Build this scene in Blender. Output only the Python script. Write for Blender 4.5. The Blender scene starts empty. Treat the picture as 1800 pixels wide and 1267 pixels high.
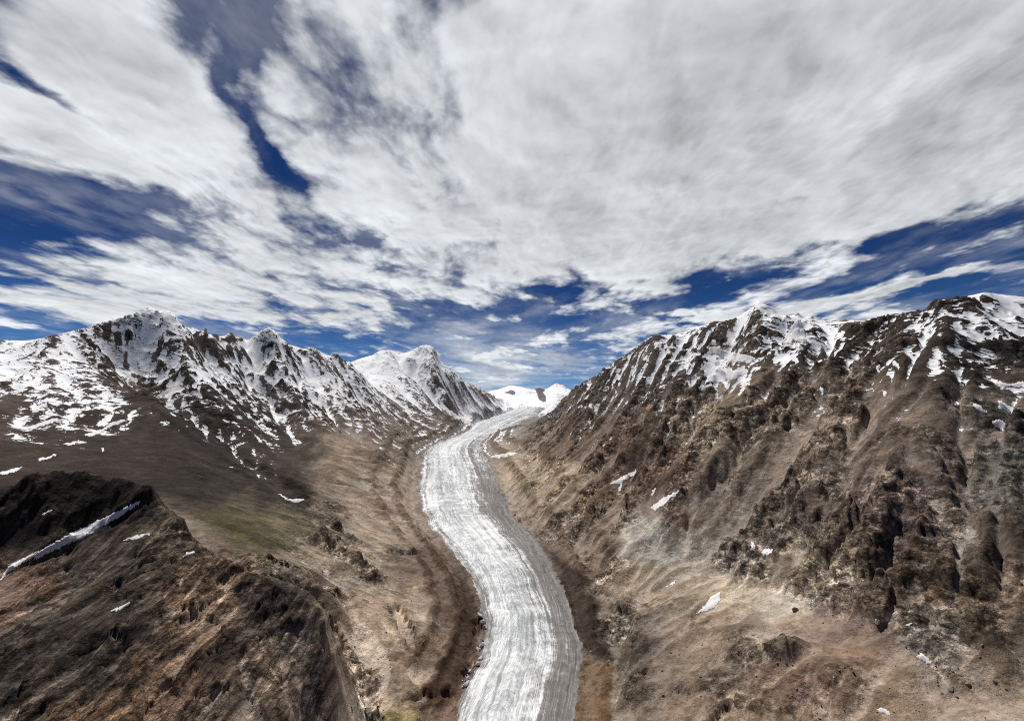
import bpy, math, random
from mathutils import Vector, Matrix
import numpy as np

scene = bpy.context.scene
# ------------------------------------------------------------------ camera
cam_data = bpy.data.cameras.new("camera"); cam = bpy.data.objects.new("camera", cam_data)
scene.collection.objects.link(cam); scene.camera = cam
cam_data.sensor_fit = 'HORIZONTAL'; cam_data.sensor_width = 36; cam_data.lens = 36 * 825 / 1800
cam_data.clip_start = 1; cam_data.clip_end = 300000
cam.location = (0, 0, 760); cam.rotation_euler = (math.radians(90 + 7.4), 0, 0)
# ------------------------------------------------------------------ light
SUN_DIR = Vector((-0.20, 0.30, 0.93)).normalized()         # towards the sun: high, left, a little ahead
sun_data = bpy.data.lights.new("sun", 'SUN'); sun = bpy.data.objects.new("sun", sun_data)
scene.collection.objects.link(sun); sun_data.energy = 4.6; sun_data.angle = math.radians(0.5); sun_data.color = (1, .955, .89)
sun.rotation_euler = SUN_DIR.to_track_quat('Z', 'Y').to_euler()
scene.view_settings.view_transform = 'Standard'; scene.view_settings.look = 'None'
scene.view_settings.exposure = 0.0; scene.view_settings.gamma = 1.0
scene.render.film_transparent = False
scene.cycles.filter_width = 1.0; scene.cycles.use_denoising = False; scene.cycles.max_bounces = 4; scene.cycles.diffuse_bounces = 2

# ------------------------------------------------------------------ node helper
class NT_:
    def __init__(s, tree): s.t = tree; s.n = tree.nodes; s.l = tree.links
    def new(s, typ, **kw):
        nd = s.n.new(typ)
        for k, v in kw.items(): setattr(nd, k, v)
        return nd
    def put(s, sock, v):
        if isinstance(v, bpy.types.NodeSocket): s.l.new(v, sock)
        else: sock.default_value = v
    def m(s, op, a, b=None, c=None, clamp=False):
        nd = s.new('ShaderNodeMath', operation=op); nd.use_clamp = clamp
        for i, v in enumerate((a, b, c)):
            if v is not None: s.put(nd.inputs[i], v)
        return nd.outputs[0]
    def v(s, op, a, b=None, scale=None):
        nd = s.new('ShaderNodeVectorMath', operation=op); s.put(nd.inputs[0], a)
        if b is not None: s.put(nd.inputs[1], b)
        if scale is not None: s.put(nd.inputs['Scale'], scale)
        return nd.outputs['Value'] if op in ('DOT_PRODUCT', 'LENGTH') else nd.outputs[0]
    def sep(s, a):
        nd = s.new('ShaderNodeSeparateXYZ'); s.put(nd.inputs[0], a); return nd.outputs
    def comb(s, x, y, z=0.0):
        nd = s.new('ShaderNodeCombineXYZ')
        for i, q in enumerate((x, y, z)): s.put(nd.inputs[i], q)
        return nd.outputs[0]
    def noise(s, vec, scale, detail=6.0, rough=.55, dist=0.0, dims='3D', lac=2.0, col=False):
        nd = s.new('ShaderNodeTexNoise', noise_dimensions=dims); s.put(nd.inputs['Vector'], vec)
        nd.inputs['Scale'].default_value = scale; nd.inputs['Detail'].default_value = detail
        nd.inputs['Roughness'].default_value = rough; nd.inputs['Distortion'].default_value = dist
        nd.inputs['Lacunarity'].default_value = lac
        return nd.outputs['Color' if col else 'Fac']
    def voro(s, vec, scale, feature='F1', rnd=1.0):
        nd = s.new('ShaderNodeTexVoronoi', feature=feature); s.put(nd.inputs['Vector'], vec)
        nd.inputs['Scale'].default_value = scale; nd.inputs['Randomness'].default_value = rnd
        return nd.outputs
    def step(s, x, a, b, lo=0.0, hi=1.0, kind='SMOOTHSTEP'):
        nd = s.new('ShaderNodeMapRange', interpolation_type=kind); s.put(nd.inputs[0], x)
        for i, q in enumerate((a, b, lo, hi)): s.put(nd.inputs[i + 1], q)
        return nd.outputs[0]
    def mix(s, f, a, b, mode='MIX'):
        nd = s.new('ShaderNodeMix', data_type='RGBA', blend_type=mode); s.put(nd.inputs[0], f); s.put(nd.inputs[6], a); s.put(nd.inputs[7], b)
        return nd.outputs[2]
    def attr(s, name, out='Fac'):
        return s.new('ShaderNodeAttribute', attribute_name=name).outputs[out]

# ------------------------------------------------------------------ sky with clouds
def make_world():
    world = bpy.data.worlds.new("World"); scene.world = world; world.use_nodes = True
    t = NT_(world.node_tree); t.n.clear()
    out = t.new('ShaderNodeOutputWorld'); bg = t.new('ShaderNodeBackground'); bg.inputs[1].default_value = 0.10
    sky = t.new('ShaderNodeTexSky', sky_type='NISHITA'); sky.sun_disc = False
    sky.sun_elevation = math.asin(SUN_DIR.z); sky.sun_rotation = math.atan2(SUN_DIR.x, SUN_DIR.y)
    sky.altitude = 4800; sky.air_density = 1.0; sky.dust_density = 0.0; sky.ozone_density = 2.5
    hs = t.new('ShaderNodeHueSaturation'); t.l.new(sky.outputs[0], hs.inputs['Color'])
    hs.inputs['Saturation'].default_value = 1.25; hs.inputs['Value'].default_value = 1.0
    D = t.v('NORMALIZE', t.new('ShaderNodeTexCoord').outputs['Generated'])
    x, y, z = t.sep(D)
    # cloud deck seen from below: position on the deck
    zz = t.m('ADD', t.m('MAXIMUM', z, 0.0), 0.045)
    Px = t.m('DIVIDE', x, zz); Py = t.m('DIVIDE', y, zz)
    # compass frame for the coverage map (a fixed direction, ahead and slightly up)
    c, s = math.cos(math.radians(7.4)), math.sin(math.radians(7.4))
    fw = t.m('MAXIMUM', t.m('ADD', t.m('MULTIPLY', y, c), t.m('MULTIPLY', z, s)), 0.12)
    up = t.m('SUBTRACT', t.m('MULTIPLY', z, c), t.m('MULTIPLY', y, s))
    U = t.m('DIVIDE', x, fw); V = t.m('DIVIDE', up, fw)
    P = t.comb(Px, Py, 0.0)
    warp = t.noise(P, 1.3, 2, .4, col=True)
    W = t.v('SUBTRACT', warp, (.5, .5, .5))
    fray = t.v('SUBTRACT', t.noise(P, 5.5, 5, .6, col=True), (.5, .5, .5))
    UV = t.v('ADD', t.comb(U, V, 0.0), t.v('ADD', t.v('MULTIPLY', W, (.22, .16, 0)), t.v('MULTIPLY', fray, (.10, .07, 0))))
    u, v, _ = t.sep(UV)
    cov = None
    for (cx, cy, sx, sy, ang, w) in BLOBS:
        a = math.radians(ang); ca, sa = math.cos(a), math.sin(a)
        du = t.m('SUBTRACT', u, (cx - 900) / 825); dv = t.m('SUBTRACT', v, (633.5 - cy) / 825)
        p = t.m('ADD', t.m('MULTIPLY', du, ca * 825 / sx), t.m('MULTIPLY', dv, sa * 825 / sx))
        q = t.m('ADD', t.m('MULTIPLY', du, -sa * 825 / sy), t.m('MULTIPLY', dv, ca * 825 / sy))
        r2 = t.m('MULTIPLY_ADD', p, p, t.m('MULTIPLY', q, q))
        g = t.m('MULTIPLY', t.m('EXPONENT', t.m('MULTIPLY', r2, -1.0)), w)
        cov = g if cov is None else t.m('ADD', cov, g)
    cov = t.m('ADD', cov, BASE_COV)
    cov = t.m('SUBTRACT', cov, t.step(fw, .56, .36, 0, 1.6))          # unseen sky overhead and behind, cleared of cloud to cut ambient fill
    cov = t.m('SUBTRACT', cov, t.step(z, .17, .06, 0, .22))
    Q = t.v('MULTIPLY', t.v('ADD', P, t.v('MULTIPLY', W, (.30, .30, 0))), (1.0, .60, 1.0))
    def field(vec):
        big = t.noise(vec, 2.1, 8, .50)
        vo = t.new('ShaderNodeTexVoronoi', feature='SMOOTH_F1', voronoi_dimensions='2D'); vo.normalize = True
        t.put(vo.inputs['Vector'], t.v('ADD', vec, t.v('MULTIPLY', fray, (.12, .12, 0))))
        vo.inputs['Scale'].default_value = 5.0; vo.inputs['Detail'].default_value = 3.0; vo.inputs['Roughness'].default_value = .55; vo.inputs['Smoothness'].default_value = .6
        puff = t.m('SUBTRACT', .62, vo.outputs['Distance'])
        return t.m('ADD', t.m('MULTIPLY', t.m('SUBTRACT', big, .5), 1.9), t.m('MULTIPLY', puff, 1.0)), big
    n, big = field(Q)
    nb_, _ = field(t.v('ADD', Q, (SUN_DIR.x * .09, SUN_DIR.y * .09, 0)))
    fine = t.noise(Q, 9.0, 7, .60)
    a = t.m('ADD', t.m('ADD', n, cov), t.m('MULTIPLY', t.m('SUBTRACT', fine, .5), .42))
    alpha = t.step(a, .03, .50)
    veil = t.noise(t.v('MULTIPLY', Q, (1.0, .8, 1)), 1.7, 6, .6)
    alpha = t.m('MAXIMUM', alpha, t.m('MULTIPLY', t.step(veil, .42, .74, 0, .36), t.step(a, -.45, .0)))
    pl = t.noise(t.v('MULTIPLY', UV, (1, 1.5, 1)), 9.0, 7, .6)
    for (cx, cy, sx, sy, w) in PLUMES:
        du = t.m('MULTIPLY', t.m('SUBTRACT', u, (cx - 900) / 825), 825 / sx); dv = t.m('MULTIPLY', t.m('SUBTRACT', v, (633.5 - cy) / 825), 825 / sy)
        g = t.m('EXPONENT', t.m('MULTIPLY', t.m('MULTIPLY_ADD', du, du, t.m('MULTIPLY', dv, dv)), -1.0))
        alpha = t.m('MAXIMUM', alpha, t.m('MULTIPLY', g, t.step(pl, .28, .60, w * .65, w)))
    thick = t.step(a, .40, 1.2)
    lit = t.m('SUBTRACT', n, nb_)
    tone = t.m('ADD', t.m('MULTIPLY', lit, .62), t.m('MULTIPLY', t.m('SUBTRACT', big, .5), 1.0))
    tone = t.m('ADD', tone, t.m('MULTIPLY', t.m('SUBTRACT', fine, .5), .16))
    tone = t.m('SUBTRACT', t.m('ADD', tone, .72), t.m('MULTIPLY', thick, .20))
    tone = t.m('MINIMUM', t.m('MAXIMUM', tone, .30), .92)
    ccol = t.v('SCALE', (9.5, 9.9, 10.3), scale=tone)
    skyc = t.v('MULTIPLY', hs.outputs[0], t.mix(t.step(z, .0, .32), (.70, .72, .78, 1), SKY_GAIN + (1,)))
    col = t.mix(alpha, skyc, ccol)
    t.l.new(col, bg.inputs[0]); t.l.new(bg.outputs[0], out.inputs[0])
    world.cycles.sampling_method = 'MANUAL'; world.cycles.sample_map_resolution = 1024
PLUMES = [(870,640,85,52,1.0),(810,605,70,36,.6),(970,645,95,18,.6),(620,470,90,60,.30),(700,330,90,130,.35)]
BASE_COV = -0.30
SKY_GAIN = (.24, .28, .40)
BLOBS = [(1400,120,760,330,8,.95),(1150,420,360,110,-4,.38),(1750,240,300,170,20,.35),(880,150,150,330,0,.08),
 (110,70,190,140,-30,.62),(275,190,120,50,-35,.42),(385,130,50,150,-25,-.16),(540,110,120,170,-25,.22),(100,235,240,50,-22,.36),
 (330,330,70,45,-35,-.22),(90,340,230,34,-8,-.45),(620,400,80,34,-15,-.40),(60,410,120,26,-4,-.35),(400,400,330,120,-22,.30),
 (150,525,320,48,-4,.42),(560,540,220,50,-15,.12),(30,604,140,16,0,-.5),(700,600,220,38,0,-.26),(680,480,70,45,-30,-.25),
 (1500,460,420,36,10,-.55),(1620,495,250,20,10,.75),(1800,460,160,60,20,-.4),(1180,570,190,34,8,.25),(1000,565,180,40,0,-.25),(870,630,80,70,20,.22),(70,165,170,15,-27,-.50),(215,262,100,14,-30,-.40),(300,60,40,60,-30,-.25),(470,250,120,16,-38,-.30),(1010,60,70,90,0,-.18),(1490,130,40,80,-20,-.22),(1230,540,140,18,8,-.35)]
make_world()

# ------------------------------------------------------------------ object helpers
def tag(o, label=None, cat=None, group=None, kind=None):
    for k, v in (('label', label), ('category', cat), ('group', group), ('kind', kind)):
        if v: o[k] = v
    return o
def grid_mesh(name, co, faces, attrs, mats, smooth=True):
    me = bpy.data.meshes.new(name)
    me.vertices.add(len(co)); me.vertices.foreach_set('co', np.ascontiguousarray(co, np.float32).ravel())
    nf = len(faces); k = faces.shape[1]
    me.loops.add(nf * k); me.loops.foreach_set('vertex_index', np.ascontiguousarray(faces, np.int32).ravel())
    me.polygons.add(nf); me.polygons.foreach_set('loop_start', np.arange(nf, dtype=np.int32) * k)
    me.polygons.foreach_set('use_smooth', np.full(nf, smooth, bool))
    for an, arr in attrs.items():
        if arr.ndim == 1:
            at = me.attributes.new(an, 'FLOAT', 'POINT'); at.data.foreach_set('value', np.ascontiguousarray(arr, np.float32))
        else:
            at = me.attributes.new(an, 'FLOAT_VECTOR', 'POINT'); at.data.foreach_set('vector', np.ascontiguousarray(arr, np.float32).ravel())
    for m in mats: me.materials.append(m)
    me.update(calc_edges=True)
    o = bpy.data.objects.new(name, me); scene.collection.objects.link(o)
    return o
# ------------------------------------------------------------------ terrain data
import numpy as np
F, CX, CY, PIT = 825.0, 900.0, 633.5, math.radians(7.4)   # survey of the viewpoint (pixels of the 1800 px photograph)
CP, SP = math.cos(PIT), math.sin(PIT)
ZC = 760.0                                                # height of the viewpoint over the lowest ice

def ray(px, py):
    a = (np.asarray(px, float) - CX) / F; b = (CY - np.asarray(py, float)) / F
    f = CP - b * SP
    return a / f, (SP + b * CP) / f                       # X/Y and Z/Y
def world(px, py, Y):
    a, k = ray(px, py)
    return a * Y, np.asarray(Y, float) + 0 * a, k * Y
def to_px(X, Y, Z):
    d = Y * CP + Z * SP; u = -Y * SP + Z * CP
    d = np.where(d < 1, 1, d)
    return CX + F * X / d, CY - F * u / d

# glacier: z (relative to viewpoint) as a function of forward distance
GY = np.array([300, 1200, 1503, 1930, 2250, 2700, 3390, 4535, 6800, 9000, 12300, 16000, 20000, 22000, 24000, 30000.])
GZ = np.array([-712, -700, -690, -680, -670, -655, -630, -585, -480, -405, -290, 0, 470, 905, 1150, 1300.])
def row_Y(py):                                            # forward distance of the ice seen at a pixel row
    ys = np.exp(np.linspace(math.log(300), math.log(30000), 4000))
    k = np.interp(ys, GY, GZ) / ys
    _, kk = ray(900, np.asarray(py, float))
    return np.interp(kk, k, ys)
GL = np.array([(1400,770),(1330,785),(1264,795),(1235,806),(1198,821),(1165,843),(1132,850),(1087,854),(1054,843),(1021,832),(992,813),(958,784),(929,758),(903,743),(866,736),(837,741),(800,745),(790,755),(778,778),(770,803),(757,826),(745,835),(735,862),(725,893),(718,905),(710,914),(704,918)], float)
GR = np.array([(1400,990),(1330,1000),(1264,1005),(1205,1016),(1161,1018),(1132,1015),(1095,1008),(1051,992),(1010,974),(970,953),(936,924),(907,898),(870,880),(837,869),(815,856),(800,847),(783,843),(768,862),(757,888),(745,911),(733,936),(720,958),(710,972),(704,985)], float)
def gl_edges(py):
    l = np.interp(-py, -GL[:, 0], GL[:, 1]); r = np.interp(-py, -GR[:, 0], GR[:, 1])
    return l, r

SKY = [  # (px, py, Y) skyline, left to right
 [(-330,700,2600),(-150,655,3000),(0,617,3600),(40,607,3800),(83,592,4000),(143,578,4300),(180,567,4500),(213,557,4700),(240,550,4850),(247,545,4900),(263,538,5000),(277,545,5000),(293,545,5000),(307,553,5050),(320,572,5100),(333,580,5200),(347,583,5400),(358,583,5600)],
 [(363,588,5800),(380,587,6000),(392,592,6100),(405,582,6300),(415,592,6400),(428,593,6500),(433,600,6550),(443,593,6700),(457,583,6900),(472,575,7000),(483,582,7050),(497,597,7100),(510,606,7300),(533,613,7700),(550,609,7900),(563,618,8200),(577,626,8500),(592,621,8800),(600,629,9200),(612,638,9700)],
 [(613,638,14000),(633,630,14300),(658,623,14600),(663,618,14700),(680,614,14900),(692,617,15000),(700,623,15100),(723,617,15300),(740,607,15500),(753,606,15500),(762,610,15500),(767,618,15400),(775,635,15300),(793,648,15300),(803,657,15500),(813,665,16000),(833,677,17000),(853,685,18000),(866,694,18800),(890,712,19800)],
 [(863,687,26000),(877,684,26500),(897,677,27000),(917,680,27000),(937,685,26500),(948,681,24500),(958,685,25500),(967,680,26500),(977,673,26500),(993,677,26000),(1003,686,26000)],
 [(985,703,11000),(1000,692,9800),(1005,684,9000),(1013,678,8500),(1033,667,7600),(1058,655,6900),(1073,640,6400),(1089,631,6050),(1100,624,5850),(1116,611,5600),(1133,600,5400),(1153,587,5200),(1178,592,5100),(1196,591,5000),(1213,582,4900),(1240,573,4750),(1253,566,4650),(1284,562,4500),(1302,555,4400),(1316,544,4350),(1331,527,4300),(1347,536,4250),(1364,544,4200),(1378,553,4150),(1391,558,4120),(1400,554,4050),(1413,560,4050),(1444,569,4000),(1471,570,3950),(1498,566,3850),(1520,564,3750),(1551,558,3650),(1582,552,3500),(1604,548,3430),(1627,544,3350),(1640,527,3300),(1671,523,3250),(1707,519,3150),(1733,513,3100),(1756,517,3050),(1800,522,2950),(1900,535,2750),(2050,555,2450),(2300,590,2000)]]

LINES = [  # break lines and spurs (px, py, Y)
 # shoulder of the brown hill on the left, then the gully behind it
 [(157,590,4350),(172,615,4150),(187,640,3950),(213,663,3700),(250,687,3450),(283,715,3250),(317,742,3080),(367,779,2900),(410,800,2820),(450,820,2720),(500,853,2560),(540,880,2400)],
 [(200,640,4750),(235,665,4600),(265,690,4450),(300,718,4250),(335,750,4050),(380,782,3850),(430,808,3650),(480,828,3450),(540,850,3150)],
 # the snow face rib right of the first summit
 [(290,560,4950),(305,590,4850),(325,625,4750),(350,660,4650),(385,700,4550),(430,745,4350),(480,785,4100)],
 [(340,600,5500),(365,640,5500),(400,690,5350),(450,740,5000),(500,780,4600)],
 [(472,580,6950),(480,610,6650),(495,650,6300),(520,700,5900),(550,745,5500),(585,780,5100)],
 [(440,610,6900),(455,660,6600),(490,715,6100),(530,760,5500)],
 [(550,612,7850),(560,640,7600),(580,680,7200),(610,725,6700),(640,755,6300)],
 [(592,624,8750),(605,650,8500),(630,690,8200),(660,725,7800),(690,752,7400)],
 [(520,640,7600),(545,680,7300),(575,725,6800),(610,765,6000)],
 [(753,608,15400),(757,635,14700),(765,660,14200),(790,690,14000),(830,715,15500),(868,722,17600)],
 [(680,616,14800),(700,640,14200),(720,665,13600),(740,690,13000),(770,715,12500),(790,738,11900)],
 [(640,640,13800),(670,665,13000),(700,690,12200),(730,720,11500),(755,745,10800)],
 [(803,658,15600),(815,680,15600),(840,700,16400),(875,714,18600),(895,716,19600)],
 # side valley with the tributary glacier
 [(740,680,14200),(765,695,14000),(785,712,13700),(802,728,14000),(824,742,14600)],
 # left valley floor
 [(600,800,4300),(640,775,5800),(690,764,8000),(740,755,10300),(795,746,13200)],
 [(560,850,3000),(600,820,3700),(660,795,5000),(720,780,6600)],
 # cliff top of the near rock ridge
 [(-200,900,1350),(-80,885,1400),(0,868,1440),(60,858,1460),(110,848,1480),(150,846,1480),(200,856,1460),(250,879,1400),(270,905,1370),(300,938,1320),(345,962,1260),(390,982,1190),(430,1000,1160),(470,1012,1140),(520,1030,1110),(560,1042,1085),(582,1046,1070)],
 # foot of the dark cliff (snow strip)
 [(-80,1040,1300),(0,1012,1340),(60,985,1365),(120,955,1388),(180,925,1408),(237,892,1398)],
 # the ramp below it
 [(-60,1110,1090),(0,1080,1130),(100,1020,1220),(180,970,1290),(258,912,1366)],
 [(0,1180,930),(100,1110,1010),(200,1040,1110),(300,975,1265)],
 [(0,1267,850),(100,1210,905),(200,1130,990),(300,1050,1090),(385,990,1180)],
 [(150,1267,860),(250,1190,930),(330,1100,1030),(385,1030,1130)],
 [(300,1267,880),(380,1190,940),(430,1110,1040),(455,1060,1110)],
 [(450,1267,930),(500,1190,1000),(540,1120,1066),(570,1075,1068)],
 [(560,1267,1010),(590,1190,1060),(605,1120,1120),(600,1070,1140)],
 # hidden slope behind the near ridge crest
 [(150,862,1750),(250,893,1640),(300,950,1500),(390,996,1330),(470,1028,1250),(560,1058,1180)],
 # bowl behind
 [(0,830,1900),(100,822,2000),(200,825,2000),(280,850,1850),(330,890,1720),(400,940,1560),(450,975,1480),(520,1000,1420),(590,1020,1400)],
 [(0,760,2500),(100,760,2600),(200,765,2700),(300,800,2450),(380,840,2250),(450,880,2050),(520,910,1950),(560,930,1900)],
 [(0,690,3050),(80,690,3150),(150,690,3300),(220,710,3300)],
 [(0,650,3350),(70,640,3550),(130,625,3900)],
 # little lateral moraine crest left of the valley
 [(565,880,2560),(570,900,2330),(580,930,2060),(595,960,1900),(610,985,1800)],
 [(600,880,2800),(605,910,2560),(615,945,2260),(630,985,1950)],
 [(640,860,3150),(640,900,2700),(650,950,2250),(670,1000,1990),(690,1050,1760)],
 [(700,850,3950),(700,900,3010),(710,950,2430),(740,1000,2090),(770,1050,1850)],
 [(620,1060,1520),(640,1120,1370),(650,1180,1260),(640,1267,1080)],
 [(720,1100,1530),(730,1150,1400),(735,1200,1270),(720,1267,1150)],
 [(780,1060,1840),(800,1120,1600),(805,1170,1440),(780,1230,1270)],
 [(715,1240,1180),(690,1262,1130),(740,1268,1150)],
 # right valley floor
 [(1030,1060,1850),(1055,1120,1620),(1070,1180,1430),(1060,1267,1220)],
 [(1000,960,2500),(1040,1010,2060),(1080,1060,1720),(1110,1120,1440),(1120,1180,1310),(1110,1267,1170)],
 [(950,900,3100),(1000,910,2650),(1060,950,2150),(1110,1000,1860),(1150,1060,1590),(1200,1130,1340),(1250,1210,1170),(1280,1267,1090)],
 [(905,850,4000),(935,850,3640),(1000,860,2850),(1060,900,2450),(1110,935,2180)],
 [(865,800,6000),(900,800,5660),(950,810,4500),(990,825,3850)],
 [(880,775,8500),(920,760,8600),(950,752,9000),(975,738,10500)],
 [(1200,1050,1534),(1300,1100,1302),(1400,1140,1150),(1500,1180,1030),(1600,1210,960),(1800,1260,880)],
 # foot of the right wall
 [(1110,930,2180),(1160,985,1880),(1200,990,1790),(1260,985,1720),(1300,1000,1600),(1350,1030,1440),(1400,1050,1350),(1450,1060,1270),(1500,1075,1190),(1560,1100,1100),(1620,1120,1040),(1700,1150,960),(1800,1180,930)],
 # right wall
 [(940,770,6600),(970,750,7600),(985,730,9000),(990,712,10200)],
 [(1000,800,3900),(1000,760,5200),(1003,730,6600),(1010,700,7700)],
 [(1100,880,2600),(1100,810,3200),(1100,740,4000),(1100,680,4800),(1100,640,5500)],
 # main spurs running down left
 [(1331,530,4280),(1318,570,4050),(1290,610,3800),(1275,640,3600)],
 [(1400,556,4040),(1385,600,3700),(1350,640,3350),(1300,690,3000),(1250,740,2750),(1200,790,2560),(1150,850,2400),(1115,910,2240)],
 [(1253,570,4600),(1235,610,4450),(1225,650,4200),(1200,690,3900),(1150,740,3550),(1090,790,3200),(1040,840,2850)],
 [(1270,610,4300),(1275,650,4000),(1260,680,3700),(1215,740,3200)],
 [(1471,572,3930),(1455,630,3350),(1420,690,2850),(1370,760,2450),(1310,840,2150),(1250,920,1920),(1215,975,1790)],
 [(1430,620,3600),(1395,690,3050),(1340,760,2650),(1280,840,2300)],
 [(1551,560,3640),(1535,620,3080),(1510,690,2540),(1470,770,2130),(1420,860,1820),(1370,950,1590),(1330,1010,1470)],
 [(1510,640,3150),(1480,700,2680),(1430,780,2280),(1370,880,1920)],
 [(1640,530,3280),(1625,590,2850),(1610,650,2400),(1580,730,1990),(1530,820,1660),(1500,920,1420),(1490,1010,1260)],
 [(1600,620,2850),(1570,680,2400),(1530,760,2080),(1480,850,1780),(1440,950,1510)],
 [(1733,516,3080),(1700,600,2560),(1680,660,2220),(1660,740,1850),(1620,840,1530),(1600,940,1290),(1580,1060,1110)],
 [(1690,640,2450),(1700,720,2010),(1700,820,1640),(1705,900,1390),(1690,980,1240),(1680,1060,1110)],
 [(1800,600,2480),(1790,680,2060),(1775,760,1720),(1760,860,1430),(1745,950,1240),(1690,1010,1120),(1655,1030,1080),(1700,1090,990),(1740,1140,940)],
 [(1800,860,1460),(1800,950,1220),(1790,1050,1050),(1790,1130,960)],
 [(1950,700,1850),(1950,850,1350),(1950,1000,1050),(1950,1150,870)],
 # distant snowfield
 [(900,700,23000),(930,698,22500),(960,700,22500),(985,705,21500)],
 [(870,700,22000),(890,708,20500)]]

HIDDEN = [  # world points: (azimuth deg, range, z) behind the crests and outside the view
 (-75,900,-420),(-75,2000,-100),(-75,5000,300),(-75,12000,200),(-75,40000,200),(-65,500,-450),(-55,450,-480),(-66,1500,-160),(-66,3500,300),(-66,8000,400),
 (75,400,-450),(75,1000,-200),(75,2500,200),(75,6000,300),(75,12000,300),(75,40000,200),(60,400,-560),(62,800,-420),
 (-40,330,-640),(-20,330,-720),(0,330,-740),(20,330,-720),(40,330,-640),(-30,700,-640),(-15,800,-690),(0,800,-725),(15,800,-700),(30,800,-620),(45,700,-560),(-50,700,-500),
 (-48,7500,700),(-45,10000,500),(-40,8500,900),(-35,9500,900),(-30,11000,900),(-25,14000,900),(-20,13500,1000),
 (-10,22000,1700),(-6,22000,1000),(-4,21500,700),(-13,20000,1700),(-1,31000,700),(5,31000,700),(3,34000,500),
 (9,12000,150),(12,7500,500),(15,6200,500),(20,5600,500),(26,5000,500),(30,4800,400),(36,4500,400),(40,4200,450),(46,3800,450),(50,3500,400),(55,3200,400),
 (8,20000,900),(15,15000,600),(25,14000,600),(40,12000,500),(55,10000,400),(10,28000,900),
 (-20,40000,300),(-50,40000,300),(0,40000,200),(20,40000,300),(50,40000,300),(-35,20000,400),(35,22000,400),(-60,20000,300),(-15,28000,500),(20,28000,500)]

DT = 0.0021
TH = np.arange(-1.24, 1.24, DT); LR = np.arange(math.log(330.0), math.log(40000.0), DT)
NT, NR = len(TH), len(LR)

FOOT_R = np.array([(985,9000),(1003,3400),(1040,2750),(1110,2180),(1200,1790),(1300,1600),(1400,1350),(1500,1190),(1600,1060),(1700,960),(1800,930),(2300,760)], float)
def steep(px, py, Y):
    """right wall: pull the upper slope in so that it stands at about forty degrees"""
    if px < 985: return Y
    f = np.interp(px, FOOT_R[:, 0], FOOT_R[:, 1]); e = np.interp(px, [985, 1010, 1110], [1, .9, .62])
    return float(f * (Y / f) ** e) if Y > f else Y
SKY[-1] = [(a, b, steep(a, b, c)) for a, b, c in SKY[-1]]
LINES[:] = [[(a, b, steep(a, b, c) if b < 1090 else c) for a, b, c in pl] for pl in LINES]
def control_points():
    P = []
    def add(px, py, Y):
        X, Yy, Z = world(px, py, Y); P.append((math.atan2(X, Yy), math.log(math.hypot(X, Yy)), Z / math.hypot(X, Yy)))
    def line(pl, step):
        for (a, b, c), (d, e, f) in zip(pl[:-1], pl[1:]):
            n = max(1, int(math.hypot(d - a, e - b) / step))
            for i in range(n):
                t = i / n; add(a + (d - a) * t, b + (e - b) * t, math.exp(math.log(c) * (1 - t) + math.log(f) * t))
        add(*pl[-1])
    for pl in SKY: line(pl, 14)
    for pl in LINES: line(pl, 26)
    for t, r, z in HIDDEN: P.append((math.radians(t), math.log(r), z / r))
    py = np.concatenate([np.linspace(1390, 900, 26), np.linspace(885, 704, 26)])
    Yr = row_Y(py); L, R = gl_edges(py)
    for p, Y, l, r in zip(py, Yr, L, R):
        for t in (0, .5, 1): add(l + (r - l) * t, p, float(Y))
    P = np.array(P); q = np.round(P[:, :2] / .004)
    _, i = np.unique(q, axis=0, return_index=True)
    return P[i]

def rbf_surface():
    P = control_points(); n = len(P)
    d = np.sqrt(((P[:, None, :2] - P[None, :, :2]) ** 2).sum(-1))
    A = np.zeros((n + 3, n + 3)); A[:n, :n] = d - 0.0015 * np.eye(n)
    A[:n, n] = 1; A[:n, n + 1:] = P[:, :2]; A[n:, :n] = A[:n, n:].T
    w = np.linalg.solve(A, np.concatenate([P[:, 2], [0, 0, 0]]))
    s = 3
    tc, rc = TH[::s], LR[::s]
    tc = np.append(tc, tc[-1] + s * DT); rc = np.append(rc, rc[-1] + s * DT)
    T, R = np.meshgrid(tc, rc, indexing='ij'); q = np.stack([T.ravel(), R.ravel()], 1).astype(np.float32)
    out = np.empty(len(q)); P32 = P[:, :2].astype(np.float32); wl = w[:n].astype(np.float32)
    for i in range(0, len(q), 20000):
        c = q[i:i + 20000]
        dd = np.sqrt((c[:, None, 0] - P32[None, :, 0]) ** 2 + (c[:, None, 1] - P32[None, :, 1]) ** 2)
        out[i:i + 20000] = dd @ wl
    out += w[n] + q @ w[n + 1:]
    g = out.reshape(T.shape)
    return upsample(g, s, NT, NR)

def upsample(g, s, nt, nr):
    i = np.minimum(np.arange(nt) / s, g.shape[0] - 1.001); j = np.minimum(np.arange(nr) / s, g.shape[1] - 1.001)
    i0 = i.astype(int); fi = (i - i0)[:, None]; j0 = j.astype(int); fj = (j - j0)[None]
    a = g[i0][:, j0] * (1 - fi) + g[i0 + 1][:, j0] * fi
    b = g[i0][:, j0 + 1] * (1 - fi) + g[i0 + 1][:, j0 + 1] * fi
    return a * (1 - fj) + b * fj

def blur(a, n, it=2):
    for _ in range(it):
        for ax in (0, 1):
            p = np.pad(a, [(n + 1, n) if k == ax else (0, 0) for k in (0, 1)], mode='edge')
            c = np.cumsum(p, axis=ax, dtype=np.float64)
            m = a.shape[ax]
            hi = np.take(c, np.arange(m) + 2 * n + 1, axis=ax); lo = np.take(c, np.arange(m), axis=ax)
            a = ((hi - lo) / (2 * n + 1)).astype(np.float32)
    return a

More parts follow.
